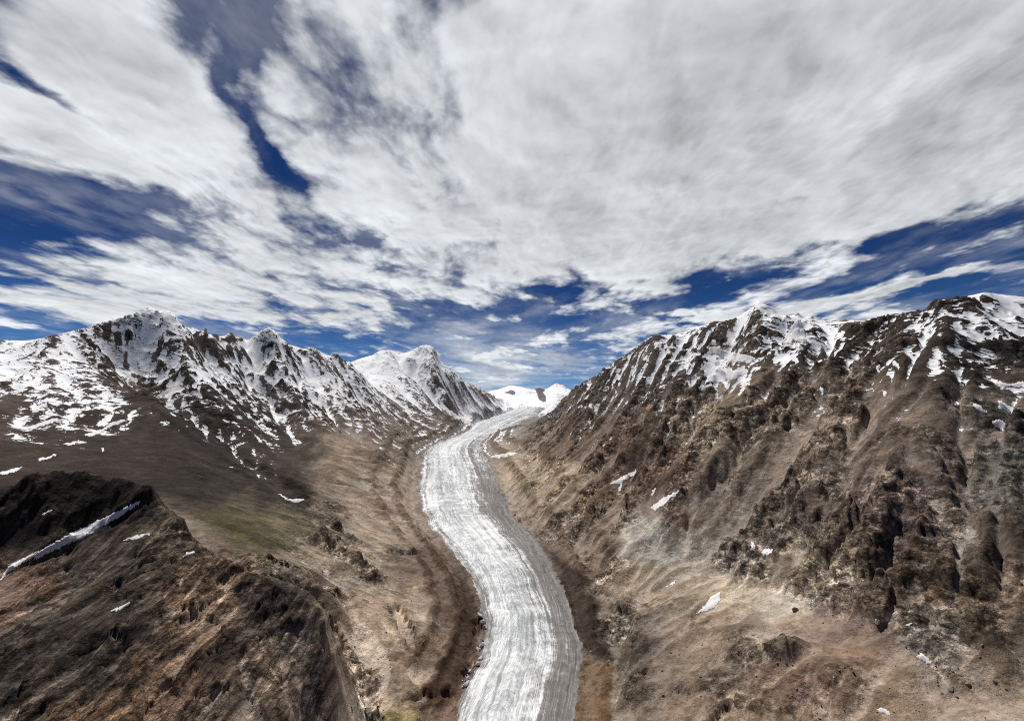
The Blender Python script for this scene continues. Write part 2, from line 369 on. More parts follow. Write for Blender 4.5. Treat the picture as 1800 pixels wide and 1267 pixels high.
RNG = np.random.default_rng(7)
_perm = RNG.permutation(4096).astype(np.int32); _ang = RNG.random(4096) * 2 * math.pi
_gx = np.cos(_ang).astype(np.float32); _gy = np.sin(_ang).astype(np.float32)
def perlin(x, y, seed=0):
    xi = np.floor(x).astype(np.int32); yi = np.floor(y).astype(np.int32)
    fx = (x - xi).astype(np.float32); fy = (y - yi).astype(np.float32)
    u = fx * fx * fx * (fx * (fx * 6 - 15) + 10); v = fy * fy * fy * (fy * (fy * 6 - 15) + 10)
    def g(ix, iy, dx, dy):
        h = _perm[(_perm[(ix + seed * 131) & 4095] + iy) & 4095]
        return _gx[h] * dx + _gy[h] * dy
    a = g(xi, yi, fx, fy); b = g(xi + 1, yi, fx - 1, fy); c = g(xi, yi + 1, fx, fy - 1); d = g(xi + 1, yi + 1, fx - 1, fy - 1)
    return (a + u * (b - a) + v * (c - a + u * (a - b - c + d))) * 1.5
def facets(x, y, seed):
    """angular rock: every cell of a jittered grid is a plane with its own tilt and height (unit cells)"""
    xi = np.floor(x).astype(np.int32); yi = np.floor(y).astype(np.int32); best = np.full(x.shape, 9., np.float32); out = np.zeros(x.shape, np.float32)
    for dx in (-1, 0, 1):
        for dy in (-1, 0, 1):
            h = _perm[(_perm[(xi + dx + seed * 131) & 4095] + yi + dy) & 4095]
            cx = xi + dx + .5 + .45 * _gx[h]; cy = yi + dy + .5 + .45 * _gy[h]
            ex = (x - cx).astype(np.float32); ey = (y - cy).astype(np.float32); d = ex * ex + ey * ey
            h2 = _perm[(h + 77) & 4095]; h3 = _perm[(h + 991) & 4095]
            v = .55 * (_gx[h2] * ex + _gy[h2] * ey) + .16 * _gx[h3]
            nb = d < best; out = np.where(nb, v, out); best = np.where(nb, d, best)
    return out
def smooth(x, a, b):
    t = np.clip((x - a) / (b - a), 0, 1); return t * t * (3 - 2 * t)

def relax(z, cell, it, talus):
    """Scree: slopes steeper than the talus angle slump."""
    for _ in range(it):
        for ax in (0, 1):
            a = z[:-1] if ax == 0 else z[:, :-1]; b = z[1:] if ax == 0 else z[:, 1:]; c = (cell * talus)[:-1] if ax == 0 else (cell * talus)[:, :-1]
            d = (a - b); ex = np.sign(d) * np.maximum(np.abs(d) - c, 0) * .22
            if ax == 0: z[:-1] -= ex; z[1:] += ex
            else: z[:, :-1] -= ex; z[:, 1:] += ex
def erode(z, cell, hard, talus, drops, steps, seed, ke=.12, kd=.12, kc=2.0, inert=.2):
    """Rain: water runs down the slopes, cutting gullies and dropping its load where it slows."""
    nt, nr = z.shape; rng = np.random.default_rng(seed); z = z.astype(np.float64).copy(); zf = z.ravel()
    batches = 24; n = drops // batches; cf = cell.ravel(); hf = hard.ravel()
    for b in range(batches):
        x = rng.random(n) * (nt - 3) + 1; y = rng.random(n) * (nr - 3) + 1
        dx = np.zeros(n); dy = np.zeros(n); v = np.ones(n); w = np.ones(n); s = np.zeros(n)
        delta = np.zeros(nt * nr)
        for k in range(steps):
            i = x.astype(np.int64); j = y.astype(np.int64); fx = x - i; fy = y - j; q = i * nr + j
            c = cf[q]
            a = zf[q]; bb = zf[q + nr]; cc = zf[q + 1]; d = zf[q + nr + 1]
            gx = ((bb - a) * (1 - fy) + (d - cc) * fy) / c; gy = ((cc - a) * (1 - fx) + (d - bb) * fx) / c
            h0 = a * (1 - fx) * (1 - fy) + bb * fx * (1 - fy) + cc * (1 - fx) * fy + d * fx * fy
            dx = dx * inert - gx * (1 - inert); dy = dy * inert - gy * (1 - inert)
            l = np.sqrt(dx * dx + dy * dy) + 1e-9; dx /= l; dy /= l
            nx = np.clip(x + dx, 1, nt - 2.01); ny = np.clip(y + dy, 1, nr - 2.01)
            i2 = nx.astype(np.int64); j2 = ny.astype(np.int64); f2 = nx - i2; g2 = ny - j2; q2 = i2 * nr + j2
            h1 = zf[q2] * (1 - f2) * (1 - g2) + zf[q2 + nr] * f2 * (1 - g2) + zf[q2 + 1] * (1 - f2) * g2 + zf[q2 + nr + 1] * f2 * g2
            dh = (h1 - h0) / c
            cap = np.maximum(-dh, .01) * v * w * kc
            up = dh > 0
            dep = np.where(up, np.minimum(dh, s), np.where(s > cap, (s - cap) * kd, 0))
            ero = np.where(up | (s > cap), 0, np.minimum((cap - s) * ke, -dh)) * hf[q]
            s = s + ero - dep
            m = (dep - ero) * c
            delta += np.bincount(q, m * (1 - fx) * (1 - fy), nt * nr) + np.bincount(q + nr, m * fx * (1 - fy), nt * nr) \
                   + np.bincount(q + 1, m * (1 - fx) * fy, nt * nr) + np.bincount(q + nr + 1, m * fx * fy, nt * nr)
            v = np.sqrt(np.maximum(v * v - dh * 2.0, .05)); v = np.minimum(v, 3); w *= .98
            x, y = nx, ny
        dd = np.clip(delta.reshape(nt, nr) / cell, -.35, .12) * cell
        zf += blur(dd.astype(np.float32), 1, 2).ravel()
        if b % 3 == 2: relax(zf.reshape(nt, nr), cell, 2, talus)
    return zf.reshape(nt, nr)

def poly_dist(poly, px, py):
    """signed distance to a polygon, positive inside (pixels)"""
    poly = np.asarray(poly, float); ins = np.zeros(px.shape, bool); d = np.full(px.shape, 1e9)
    for (x0, y0), (x1, y1) in zip(poly, np.roll(poly, -1, axis=0)):
        c = ((y0 > py) != (y1 > py)) & (px < (x1 - x0) * (py - y0) / (y1 - y0 + 1e-9) + x0); ins ^= c
        vx, vy = x1 - x0, y1 - y0; t = np.clip(((px - x0) * vx + (py - y0) * vy) / (vx * vx + vy * vy + 1e-9), 0, 1)
        d = np.minimum(d, np.hypot(px - x0 - t * vx, py - y0 - t * vy))
    return np.where(ins, d, -d)
SCARS = [([(684,1071),(695,1060),(706,1065),(721,1095),(736,1121),(732,1143),(717,1132),(703,1113),(692,1087)],16),
 ([(677,970),(700,963),(735,968),(742,973),(700,977)],14),([(1236,1275),(1262,1245),(1290,1226),(1282,1250),(1262,1285)],14),([(636,1187),(652,1180),(668,1175),(660,1187)],9),
 ([(664,1156),(702,1154),(700,1161),(680,1161)],9),([(1060,1044),(1080,1040),(1098,1048),(1080,1060)],9),([(1107,1130),(1120,1111),(1133,1104),(1122,1122),(1113,1142)],9),
 ([(1120,1182),(1138,1172),(1142,1188)],9),([(1184,1218),(1200,1206),(1218,1220),(1196,1227)],10),([(1138,1213),(1156,1204),(1152,1217)],8),([(745,1030),(775,1022),(770,1034)],7),
 ([(700,1230),(740,1215),(790,1208),(800,1222),(760,1236)],12),([(1085,1170),(1100,1160),(1106,1195),(1090,1200)],9),([(560,1100),(590,1085),(600,1120),(580,1150),(562,1130)],12),
 ([(832,1092),(848,1082),(848,1126),(836,1130)],12),([(812,1178),(834,1160),(832,1186),(818,1196)],12),
 ([(1130,950),(1160,940),(1165,950),(1140,962)],8),([(905,920),(925,905),(940,918),(920,930)],10),([(1040,1100),(1066,1085),(1072,1120),(1055,1140)],8)]
GULLIES = [([(1480,575),(1440,640),(1390,700),(1330,765),(1270,830),(1225,890),(1205,960)],.021,9),([(1330,645),(1270,690),(1200,740),(1140,800),(1085,870)],.020,8),
 ([(1640,560),(1600,640),(1550,710),(1500,770),(1440,830),(1380,900),(1330,965)],.016,9),([(1690,640),(1680,720),(1695,820),(1705,900),(1690,980),(1677,1060)],.010,9),
 ([(1560,790),(1530,870),(1500,930),(1470,1000),(1440,1045)],.018,8),([(1620,860),(1575,940),(1545,1000),(1505,1050)],.017,8),([(1250,640),(1180,710),(1110,780),(1050,840)],.018,7),
 ([(1790,690),(1760,780),(1745,870),(1760,960),(1770,1060)],.009,10),([(1400,640),(1360,690),(1300,740),(1240,800),(1170,870)],.014,6),
 ([(400,600),(430,660),(480,720),(530,775),(575,810)],.012,6),([(300,700),(350,745),(410,790),(470,835),(520,870)],.012,7),([(500,640),(545,700),(595,750),(640,775)],.010,5)]
def line_dist(pl, px, py):
    d = np.full(px.shape, 1e9)
    for (x0, y0), (x1, y1) in zip(pl[:-1], pl[1:]):
        vx, vy = x1 - x0, y1 - y0; q = np.clip(((px - x0) * vx + (py - y0) * vy) / (vx * vx + vy * vy), 0, 1)
        d = np.minimum(d, np.hypot(px - x0 - q * vx, py - y0 - q * vy))
    return d
def sky_targets():
    out = []
    for pl in SKY:
        a = np.array(pl, float); n = 400
        t = np.linspace(0, len(a) - 1, n * 2)
        px = np.interp(t, np.arange(len(a)), a[:, 0]); py = np.interp(t, np.arange(len(a)), a[:, 1]); Y = np.exp(np.interp(t, np.arange(len(a)), np.log(a[:, 2])))
        X, Yy, Z = world(px, py, Y)
        th = np.arctan2(X, Yy); r = np.hypot(X, Yy); o = np.argsort(th)
        out.append((th[o], np.log(r)[o], (Z / r)[o]))
    return out

def terrain():
    e = rbf_surface()
    R = np.exp(LR)[None, :]; T = TH[:, None]
    X = (R * np.sin(T)).astype(np.float32); Y = (R * np.cos(T)).astype(np.float32)
    cell = (R * DT + 0 * T)
    z = e * R
    # ---- the ice: exact bed where the glacier runs
    px, py = to_px(X, Y, np.interp(Y, GY, GZ)); L, Rr = gl_edges(py)
    gt = (px - L) / np.maximum(Rr - L, 1)
    gt0 = gt.copy(); gt = gt + .034 * perlin(X / 160, Y / 160, 33) +   .022 * perlin(X / 50, Y / 50, 34) + .012 * perlin(X / 20, Y / 20, 35)
    gt = np.where((py < 704) | (Y > 24000) | (Y < 300), np.where(gt < .5, -9, 9), gt)
    ice = smooth(gt, -.04, .05) * (1 - smooth(gt, .95, 1.04)) * smooth(py, 702, 713)
    near = np.exp(-np.maximum(np.maximum(-gt, gt - 1), 0) * 3.0)          # how close to the ice
    # ---- rock: spurs and gullies
    slope = np.hypot(np.gradient(z, axis=0), np.gradient(z, axis=1)) / cell
    sl = blur(slope.astype(np.float32), 8)
    ridge_m = smooth(R, 700, 800) * (1 - smooth(R, 1500, 1750)) * (1 - smooth(T, math.radians(-23), math.radians(-19)))
    amp = (0.10 + 0.9 * smooth(sl, .15, .75)) * (1 - ice) * (1 - .72 * ridge_m)
    amp = amp * (1 - .75 * near)
    side = smooth(X / np.maximum(Y, 1), -.10, .10)
    wx = X + 90 * perlin(X / 700, Y / 700, 3) + 30 * perlin(X / 210, Y / 210, 5); wy = Y + 90 * perlin(X / 700, Y / 700, 4) + 30 * perlin(X / 210, Y / 210, 6)
    def aniso(dx, dy, k):
        l = math.hypot(dx, dy); dx /= l; dy /= l
        return (wx * dx + wy * dy) * k, -wx * dy + wy * dx
    ur, vr = aniso(-.93, -.36, .42); ul, vl = aniso(.86, -.5, .42)
    n = np.zeros_like(X)
    lam = 1500.0; seed = 10
    while lam > 5:
        wgt = smooth(lam / cell, 2.0, 5.0)
        a = lam * (.10 if lam > 600 else .085 if lam > 100 else .06)
        def oct_(u, v, s):
            p = perlin(u / lam, v / lam, s); rdg = 1 - 2 * np.abs(p)
            return .6 * rdg + .4 * p - .25
        if lam > 60:
            o = oct_(ur, vr, seed) * side + oct_(ul, vl, seed + 1) * (1 - side)
        else:
            o = oct_(wx, wy, seed)
        n += (a * wgt) * o
        lam /= 1.93; seed += 2
    z = z + n * amp
    # ---- rain
    crag = np.clip(ridge_m + .85 * smooth(sl, .3, .8), 0, 1) * (1 - ice) * (1 - .8 * near)
    talus = .85 + .9 * smooth(sl, .3, .8) + 2.5 * ridge_m
    hard = np.clip((1 - ice) * (.35 + .65 * smooth(sl, .2, .6)) * (1 - .6 * near), .02, 1) * (1 - .75 * ridge_m)
    s = 3
    zc = z[::s, ::s]; dz = erode(zc, cell[::s, ::s] * s, hard[::s, ::s], talus[::s, ::s], zc.size // 2, 40, 1) - zc
    dz = np.pad(dz, ((0, 1), (0, 1)), mode='edge'); z = z + upsample(dz, s, NT, NR)
    z = erode(z, cell, hard, talus, z.size // 9, 30, 2)
    # ---- the main gullies, each with a rib on either side
    px, py = to_px(X, Y, z); gul = np.zeros_like(X)
    jx = px + 14 * perlin(px / 50, py / 50, 151) + 6 * perlin(px / 17, py / 17, 152); jy = py + 14 * perlin(px / 50, py / 50, 153) + 6 * perlin(px / 17, py / 17, 154)
    el = z / R; seen = el >= np.maximum.accumulate(el, axis=1) - .012
    for pl, dep, w in GULLIES:
        p = np.array(pl); sel = (px > p[:, 0].min() - 90) & (px < p[:, 0].max() + 90) & (py > p[:, 1].min() - 70) & (py < p[:, 1].max() + 70) & seen & (Y > 300)
        d = line_dist(pl, jx[sel], jy[sel]); yy = py[sel]; f = smooth(yy, p[0, 1] - 30, p[0, 1] + 50) * (1 - smooth(yy, p[-1, 1] - 50, p[-1, 1] + 25))
        z[sel] += R.repeat(NT, 0)[sel] * dep * .72 * f * (.75 * np.exp(-((d - 3.2 * w) / (1.6 * w)) ** 2) - np.exp(-(d / w) ** 2))
        gul[sel] = np.maximum(gul[sel], f * np.exp(-(d / (.7 * w)) ** 2))
    # ---- crags, ledges and stony ground
    n = np.zeros_like(X); lam = 260.0; seed = 60
    while lam > 3:
        wgt = smooth(lam / cell, 2.2, 4.5)
        a = lam * (.12 if lam > 40 else .11)
        if lam > 90: o = (1 - 2 * np.abs(perlin(ur / lam, vr / lam, seed)) - .35) * side + (1 - 2 * np.abs(perlin(ul / lam, vl / lam, seed + 1)) - .35) * (1 - side)
        else:
            q1 = wx + lam * .5 * perlin(wx / lam / 1.7, wy / lam / 1.7, seed + 3); q2 = wy + lam * .5 * perlin(wx / lam / 1.7, wy / lam / 1.7, seed + 4)
            o = 1 - 2 * np.abs(perlin(q1 / lam, q2 / lam, seed)) - .35
        n += (a * wgt) * o; lam /= 1.9; seed += 5
    pn = perlin(ur / 330, vr / 210, 90) * side + perlin(ul / 330, vl / 210, 90) * (1 - side)
    patch = smooth(pn + .6 * perlin(wx / 120, wy / 120, 91), -.30, .25)
    rough = crag * (.12 + 1.1 * patch) * (1 - .8 * gul) * (1 - ridge_m * .4)
    z = z + n * (.22 + rough) * (1 - .65 * ridge_m) * (1 - ice) * (1 - .6 * near)
    fc = np.zeros_like(X)
    for lam_, k, sd in ((190., .20, 141), (80., .42, 142), (34., .46, 143), (14., .46, 144), (6., .40, 145)):
        wgt = smooth(lam_ / cell, 2.5, 6.0)
        if wgt.max() <= 0: continue
        fu = (wx + .35 * lam_ * perlin(wx / lam_, wy / lam_, sd + 10)) / lam_; fv = (wy + .35 * lam_ * perlin(wx / lam_, wy / lam_, sd + 20)) / lam_
        fc += lam_ * k * wgt * facets(fu, fv, sd)
    z = z + fc * np.clip(rough * 1.35, 0, 1.1) * (1 - .35 * ridge_m) * (1 - ice) * (1 - .8 * near)
    # ledges: hard beds stand out as small cliffs
    fold = 70 * perlin(X / 620, Y / 620, 92) + 26 * perlin(X / 190, Y / 190, 93) + 9 * perlin(X / 60, Y / 60, 94)
    tz = z + (-.50 * X * (1 - side) + .45 * X * side) + .30 * Y + 1.6 * fold
    def ledge(H, k, seed):
        q = tz / H; f = q - np.floor(q); w = smooth(H / (cell * .8), 2.0, 5.0)
        lay = perlin(X / (H * 9) + np.floor(q) * 3.7, Y / (H * 9), seed)
        return H * k * w * (smooth(f, .30, .62) - f) * smooth(lay, -.05, .35)
    z = z + (ledge(130, .30, 101) + ledge(52, .50, 102) + ledge(21, .7, 103) + ledge(9, .7, 104)) * np.clip(rough * 1.1, 0, 1) * (1 - .5 * ridge_m)
    # beds of the near ridge
    d3 = np.array(world(300, 975, 1265)) - np.array(world(0, 1180, 930)); d3 /= np.linalg.norm(d3)
    nb = np.array(world(300, 1267, 880)) - np.array(world(200, 1130, 990)); nb -= d3 * (nb @ d3); nb /= np.linalg.norm(nb)
    bed = X * nb[0] + Y * nb[1] + z * nb[2] + 9 * perlin(X / 260, Y / 260, 95); alo = X * d3[0] + Y * d3[1] + z * d3[2]
    def saw(u, v, s): p = perlin(u, v, s); return np.abs(p) * 2 - .5
    bm = .25 + .75 * smooth(perlin(X / 130, Y / 130, 99), -.3, .4)
    bedz = 1.15 * (11 * saw(bed / 40, alo / 500, 96) + 6 * saw(bed / 16, alo / 220, 97) + 3 * saw(bed / 6, alo / 90, 98)) * bm
    z = z + bedz * ridge_m
    relax(z, cell, 2, 1.9 + 1.5 * ridge_m)
    # ---- bring the crests back to the surveyed heights
    for it in range(3):
        k = z / R
        for th, lr, kk in sky_targets():
            ii = np.where((TH >= th[0]) & (TH <= th[-1]))[0]
            jc = np.interp(TH[ii], th, lr); tgt = np.interp(TH[ii], th, kk)
            corr = np.zeros(len(ii)); jpos = np.zeros(len(ii))
            for m, (i, c) in enumerate(zip(ii, jc)):
                lo, hi = np.searchsorted(LR, [c - .10, c + .10]); seg = k[i, lo:hi]; a = int(np.argmax(seg))
                corr[m] = tgt[m] - seg[a]; jpos[m] = LR[lo + a]
            if th[0] < -.78: corr[:60] *= np.linspace(0, 1, 60)
            if th[-1] > .78: corr[-60:] *= np.linspace(1, 0, 60)
            w = 5; ker = np.ones(w) / w
            corr = np.convolve(np.pad(corr, w // 2, mode='edge'), ker, 'valid'); jp = np.convolve(np.pad(jpos, 8, mode='edge'), np.ones(17) / 17, 'valid')
            g = np.exp(-np.abs((LR[None] - jp[:, None]) / .05))
            z[ii] += corr[:, None] * g * R
            k[ii] += corr[:, None] * g
    # ---- moraines and troughs beside the ice
    sc = np.clip((Y / 1200) ** .7, .6, 6); mn = 1 + .5 * perlin(X / 140, Y / 140, 111) + .5 * perlin(X / 45, Y / 45, 112); lim = smooth(15000 - Y, 0, 3000)
    def ridge_(c, w): return np.exp(-((gt + .03 * perlin(X / 200, Y / 200, 113) - c) / w) ** 2)
    z = z + lim * sc * (-14 * ridge_(-.10, .06) - 10 * ridge_(1.09, .05) + 14 * mn * ridge_(-.30, .05) + 13 * mn * ridge_(1.26, .045) + 10 * mn * ridge_(-.58, .05) + 11 * mn * ridge_(1.6, .06))
    hum = np.abs(perlin(X / 55 + .4 * perlin(X / 30, Y / 30, 115), Y / 55, 114)) * 9 + np.abs(perlin(X / 22, Y / 22, 116)) * 4 * smooth(22 / cell, 2, 4)
    z = z - hum * smooth(near, .1, .35) * (1 - ice) * smooth(6000 - Y, 0, 2500)
    # ---- scars and undercut hollows in the moraine
    px, py = to_px(X, Y, z)
    jx = px + 7 * perlin(px / 14, py / 9, 121) + 3 * perlin(px / 5, py / 4, 122); jy = py + 5 * perlin(px / 14, py / 9, 123) + 2 * perlin(px / 5, py / 4, 124)
    for poly, dep in SCARS:
        p = np.array(poly); sel = (px > p[:, 0].min() - 20) & (px < p[:, 0].max() + 20) & (py > p[:, 1].min() - 20) & (py < p[:, 1].max() + 20) & (Y < 4500)
        d = poly_dist(poly, jx[sel], jy[sel]); z[sel] -= dep * smooth(d, -1.5, 3.5) * np.clip(Y[sel] / 1300, .8, 2) - .25 * dep * np.exp(-((d + 5) / 4) ** 2)
    # ---- ice surface
    gz = np.interp(Y, GY, GZ)
    wid = np.clip(gt, 0, 1)
    thick = (Y / 1200) ** .6
    crown = 16 * thick * (1 - (2 * wid - 1) ** 4) - 4
    ripple = 2.0 * perlin(gt * 22 + .6 * perlin(X / 90, Y / 90, 44), np.log(Y) * 9, 41) + 2.2 * perlin(X / 70, Y / 70, 42) + 1.6 * np.abs(perlin(X / 26, Y / 26, 43))
    z = z * (1 - ice) + (gz + crown + ripple * thick * .9) * ice
    return dict(X=X, Y=Y, z=z.astype(np.float32), gt=gt.astype(np.float32), gt0=np.clip(gt0, -1, 2).astype(np.float32), ice=ice.astype(np.float32), cell=cell.astype(np.float32), sl=sl, rough=rough.astype(np.float32), gul=gul.astype(np.float32), near=near.astype(np.float32))
# ------------------------------------------------------------------ what covers the ground
SNOW = [(750,1100,-1.4),(700,1000,-1.4),(650,1200,-1.4),(720,930,-1.4),(640,1080,-1.4),(560,1180,-1.4),(900,860,-1.4),(940,900,-1.4),(1000,960,-1.4),(1300,850,-1.2),(1500,880,-1.2),(1700,950,-1.3),(1100,900,-1.3),(960,830,-1.2),(740,1200,-1.4),(1050,1200,-1.4),(1550,1200,-1.4),(400,1000,-1.4),(100,1100,-1.4),(450,1200,-1.4),(60,620,.42),(0,625,.4),(150,600,.45),(220,600,.5),(250,550,1.1),(263,546,1.1),(225,565,.9),(280,620,.6),(295,556,1.0),(320,584,.7),(340,605,.05),(365,600,.3),(472,586,1.1),(455,600,1.0),(495,612,.6),(340,650,.6),(300,680,.35),(100,660,.35),(50,660,.3),(20,700,-.1),(100,700,.15),(150,720,.1),(200,690,.15),(200,740,-.1),(50,740,-.15),(110,750,-.1),(0,780,-.45),(100,790,-.6),(230,770,-.7),(0,840,-.8),(250,690,-.6),(350,740,-.4),(420,740,-.25),(330,790,-.9),
 (400,610,.25),(420,650,.45),(460,610,.7),(480,650,.65),(540,670,.6),(480,720,.1),(560,720,.15),(520,770,-.4),(600,690,.45),(590,640,.5),(640,740,-.05),(620,780,-.7),(700,755,-.5),(740,740,-.1),(660,640,1.0),(640,670,.7),(720,640,1.0),(690,690,.45),(750,620,.9),(760,660,.65),(790,670,.85),(740,710,.3),(700,720,.0),(800,690,.45),(850,695,.7),(870,705,.5),(850,714,.25),(780,735,-.5),
 (900,690,1.2),(960,690,1.1),(940,705,1.2),(945,690,.3),(700,850,-1.2),(600,950,-1.2),(400,900,-1.3),(300,850,-1.2),(200,950,-1.3),(300,1100,-1.3),(600,850,-1.1),(560,790,-.9),(150,840,-1.1),
 (1331,540,1.),(1365,555,1.1),(1300,580,.3),(1250,600,.45),(1180,610,.6),(1150,630,.45),(1120,630,.6),(1090,640,.6),(1060,670,.35),(1100,690,-.2),(1030,680,.3),(1190,660,.0),(1270,620,.9),(1270,655,1.),(1310,640,.5),(1300,615,.0),(1230,640,.35),(1350,610,-.1),(1395,590,.8),(1410,605,1.),(1370,590,.3),(1460,600,.7),(1440,630,-.3),(1520,590,-.1),(1500,570,.2),(1560,600,.05),(1580,630,-.25),(1620,600,.2),(1660,560,.2),(1640,540,.25),(1690,580,.5),(1720,560,.2),(1780,540,1.),(1770,570,.6),(1740,610,.15),(1660,630,.25),(1700,640,-.1),(1780,640,-.45),
 (1400,660,-.5),(1500,680,-.6),(1600,690,-.6),(1700,680,-.6),(1340,660,-.6),(1300,720,-.9),(1210,715,-.6),(1100,740,-.9),(1000,740,-.5),(1050,710,-.2),(1000,710,.0),(1400,760,-1.1),(1600,800,-1.1),(1780,800,-1.1),(1200,850,-1.2),(1000,850,-1.2),(1500,1000,-1.3),(1300,1150,-1.3),(1700,1150,-1.3),(1000,1100,-1.3),(960,780,-.9),(930,740,-.5)]
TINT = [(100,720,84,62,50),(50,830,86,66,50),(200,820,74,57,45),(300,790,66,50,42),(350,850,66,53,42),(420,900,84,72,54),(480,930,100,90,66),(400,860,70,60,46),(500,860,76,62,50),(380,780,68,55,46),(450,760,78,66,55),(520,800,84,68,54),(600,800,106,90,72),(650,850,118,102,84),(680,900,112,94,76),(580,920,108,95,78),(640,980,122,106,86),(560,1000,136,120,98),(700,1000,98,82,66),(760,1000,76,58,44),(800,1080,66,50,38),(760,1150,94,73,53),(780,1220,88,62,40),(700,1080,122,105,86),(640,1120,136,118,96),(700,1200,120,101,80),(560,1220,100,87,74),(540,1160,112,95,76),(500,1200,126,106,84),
 (100,900,42,34,29),(30,930,38,32,28),(200,885,46,38,31),(0,900,38,32,28),(150,865,46,38,32),(50,1030,96,72,54),(150,1020,84,72,60),(120,1100,80,68,56),(250,1000,74,62,52),(300,950,98,84,66),(350,1000,96,75,56),(370,1050,140,110,78),(330,1100,106,82,59),(250,1100,66,56,48),(150,1180,70,60,50),(50,1200,84,72,60),(300,1200,104,78,56),(400,1150,88,70,54),(450,1060,74,58,48),(520,1040,66,56,48),(560,1100,114,98,80),(200,1250,112,82,54),(420,1250,104,88,72),  # opening entries: near cliff, its shade darkened into the rock tone
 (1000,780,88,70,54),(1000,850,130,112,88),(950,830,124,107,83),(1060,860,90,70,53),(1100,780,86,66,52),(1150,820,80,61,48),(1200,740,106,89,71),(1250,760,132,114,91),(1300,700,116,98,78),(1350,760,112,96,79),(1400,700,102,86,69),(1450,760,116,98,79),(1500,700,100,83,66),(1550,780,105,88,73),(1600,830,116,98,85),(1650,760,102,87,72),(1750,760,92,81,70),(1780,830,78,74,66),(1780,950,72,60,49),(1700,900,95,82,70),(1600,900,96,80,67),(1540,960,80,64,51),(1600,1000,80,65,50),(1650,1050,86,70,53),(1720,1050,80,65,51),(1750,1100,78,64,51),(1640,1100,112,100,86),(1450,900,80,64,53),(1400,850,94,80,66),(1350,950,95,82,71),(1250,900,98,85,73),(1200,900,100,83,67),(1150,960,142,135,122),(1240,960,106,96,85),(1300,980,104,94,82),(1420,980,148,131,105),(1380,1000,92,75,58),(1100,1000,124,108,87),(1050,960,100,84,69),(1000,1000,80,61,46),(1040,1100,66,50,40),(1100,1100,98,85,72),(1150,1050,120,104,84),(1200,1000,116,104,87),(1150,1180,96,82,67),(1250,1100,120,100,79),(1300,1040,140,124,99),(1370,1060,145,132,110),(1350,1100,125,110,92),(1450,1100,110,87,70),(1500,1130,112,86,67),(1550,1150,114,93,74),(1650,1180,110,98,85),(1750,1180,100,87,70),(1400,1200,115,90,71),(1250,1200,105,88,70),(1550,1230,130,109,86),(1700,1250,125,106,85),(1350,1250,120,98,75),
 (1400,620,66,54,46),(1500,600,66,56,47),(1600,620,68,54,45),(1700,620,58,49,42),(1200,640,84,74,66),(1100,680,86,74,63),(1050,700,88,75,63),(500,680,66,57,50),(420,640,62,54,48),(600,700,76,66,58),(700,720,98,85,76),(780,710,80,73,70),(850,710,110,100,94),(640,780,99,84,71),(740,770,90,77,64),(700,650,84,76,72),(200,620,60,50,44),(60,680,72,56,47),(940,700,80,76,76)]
# patches of other ground: polygon, tone, softness in pixels
PATCH = [([(1028,1160),(1078,1162),(1080,1200),(1072,1267),(1060,1330),(990,1330),(1002,1262),(1018,1210)],(116,90,62),6),
 ([(960,960),(1000,985),(1040,1040),(1068,1100),(1070,1158),(1030,1158),(1012,1100),(990,1040),(965,990)],(50,37,29),10),
 ([(800,1000),(828,1030),(842,1070),(846,1110),(838,1160),(815,1195),(790,1240),(740,1250),(760,1180),(800,1120),(806,1060)],(64,47,35),8),
 ([(1110,930),(1200,935),(1195,985),(1165,1005),(1125,985)],(132,126,116),14),
 ([(1545,870),(1600,840),(1640,870),(1625,930),(1570,935)],(124,104,94),16),
 ([(1335,1132),(1362,1128),(1375,1148),(1345,1152)],(56,50,40),4),
 ([(655,1262),(690,1246),(720,1248),(745,1262),(760,1300),(640,1300)],(150,134,94),3),
 ([(330,900),(420,890),(480,920),(520,960),(470,975),(400,950)],(84,76,52),26),
 ([(1405,975),(1440,968),(1450,985),(1415,1000)],(168,152,124),5),
 ([(1690,930),(1712,925),(1706,960),(1692,1010),(1684,1050),(1676,1048),(1682,990)],(140,132,120),4),
 ([(1660,1080),(1690,1100),(1700,1160),(1640,1170),(1600,1150),(1630,1100)],(108,100,92),14)]

def lin(c):
    c = np.asarray(c, float) / 255
    return np.where(c < .04045, c / 12.92, ((c + .055) / 1.055) ** 2.4)
GX, GY0, GS = np.arange(-500, 2310, 10.0), np.arange(480, 1500, 10.0), 10.0
def field(pts, vals, soft, power=2.0):
    A, B = np.meshgrid(GX, GY0, indexing='ij')
    d2 = (A[..., None] - pts[:, 0]) ** 2 + (1.6 * (B[..., None] - pts[:, 1])) ** 2 + soft ** 2
    w = 1 / d2 ** power; w /= w.sum(-1, keepdims=True)
    return w @ vals
def look(g, px, py):
    i = np.clip((px + 500) / GS, 0, len(GX) - 1.01); j = np.clip((py - 480) / GS, 0, len(GY0) - 1.01)
    i0 = i.astype(int); j0 = j.astype(int); fi = i - i0; fj = j - j0
    if g.ndim == 3: fi = fi[..., None]; fj = fj[..., None]
    return g[i0, j0] * (1 - fi) * (1 - fj) + g[i0 + 1, j0] * fi * (1 - fj) + g[i0, j0 + 1] * (1 - fi) * fj + g[i0 + 1, j0 + 1] * fi * fj
def right_of(line, px, py):
    a = np.array(line, float); o = np.argsort(a[:, 1]); return px > np.interp(py, a[o, 1], a[o, 0])

D = terrain()
X, Y, Z, gt, ice, cell = (D[k] for k in ('X', 'Y', 'z', 'gt', 'ice', 'cell'))
R = np.exp(LR)[None, :] + 0 * X; T = TH[:, None] + 0 * X
PX, PY = to_px(X, Y, Z); PX = PX.astype(np.float32); PY = PY.astype(np.float32)
elev = Z / R
run = np.maximum.accumulate(elev, axis=1)
VIS = elev >= run - 1e-4
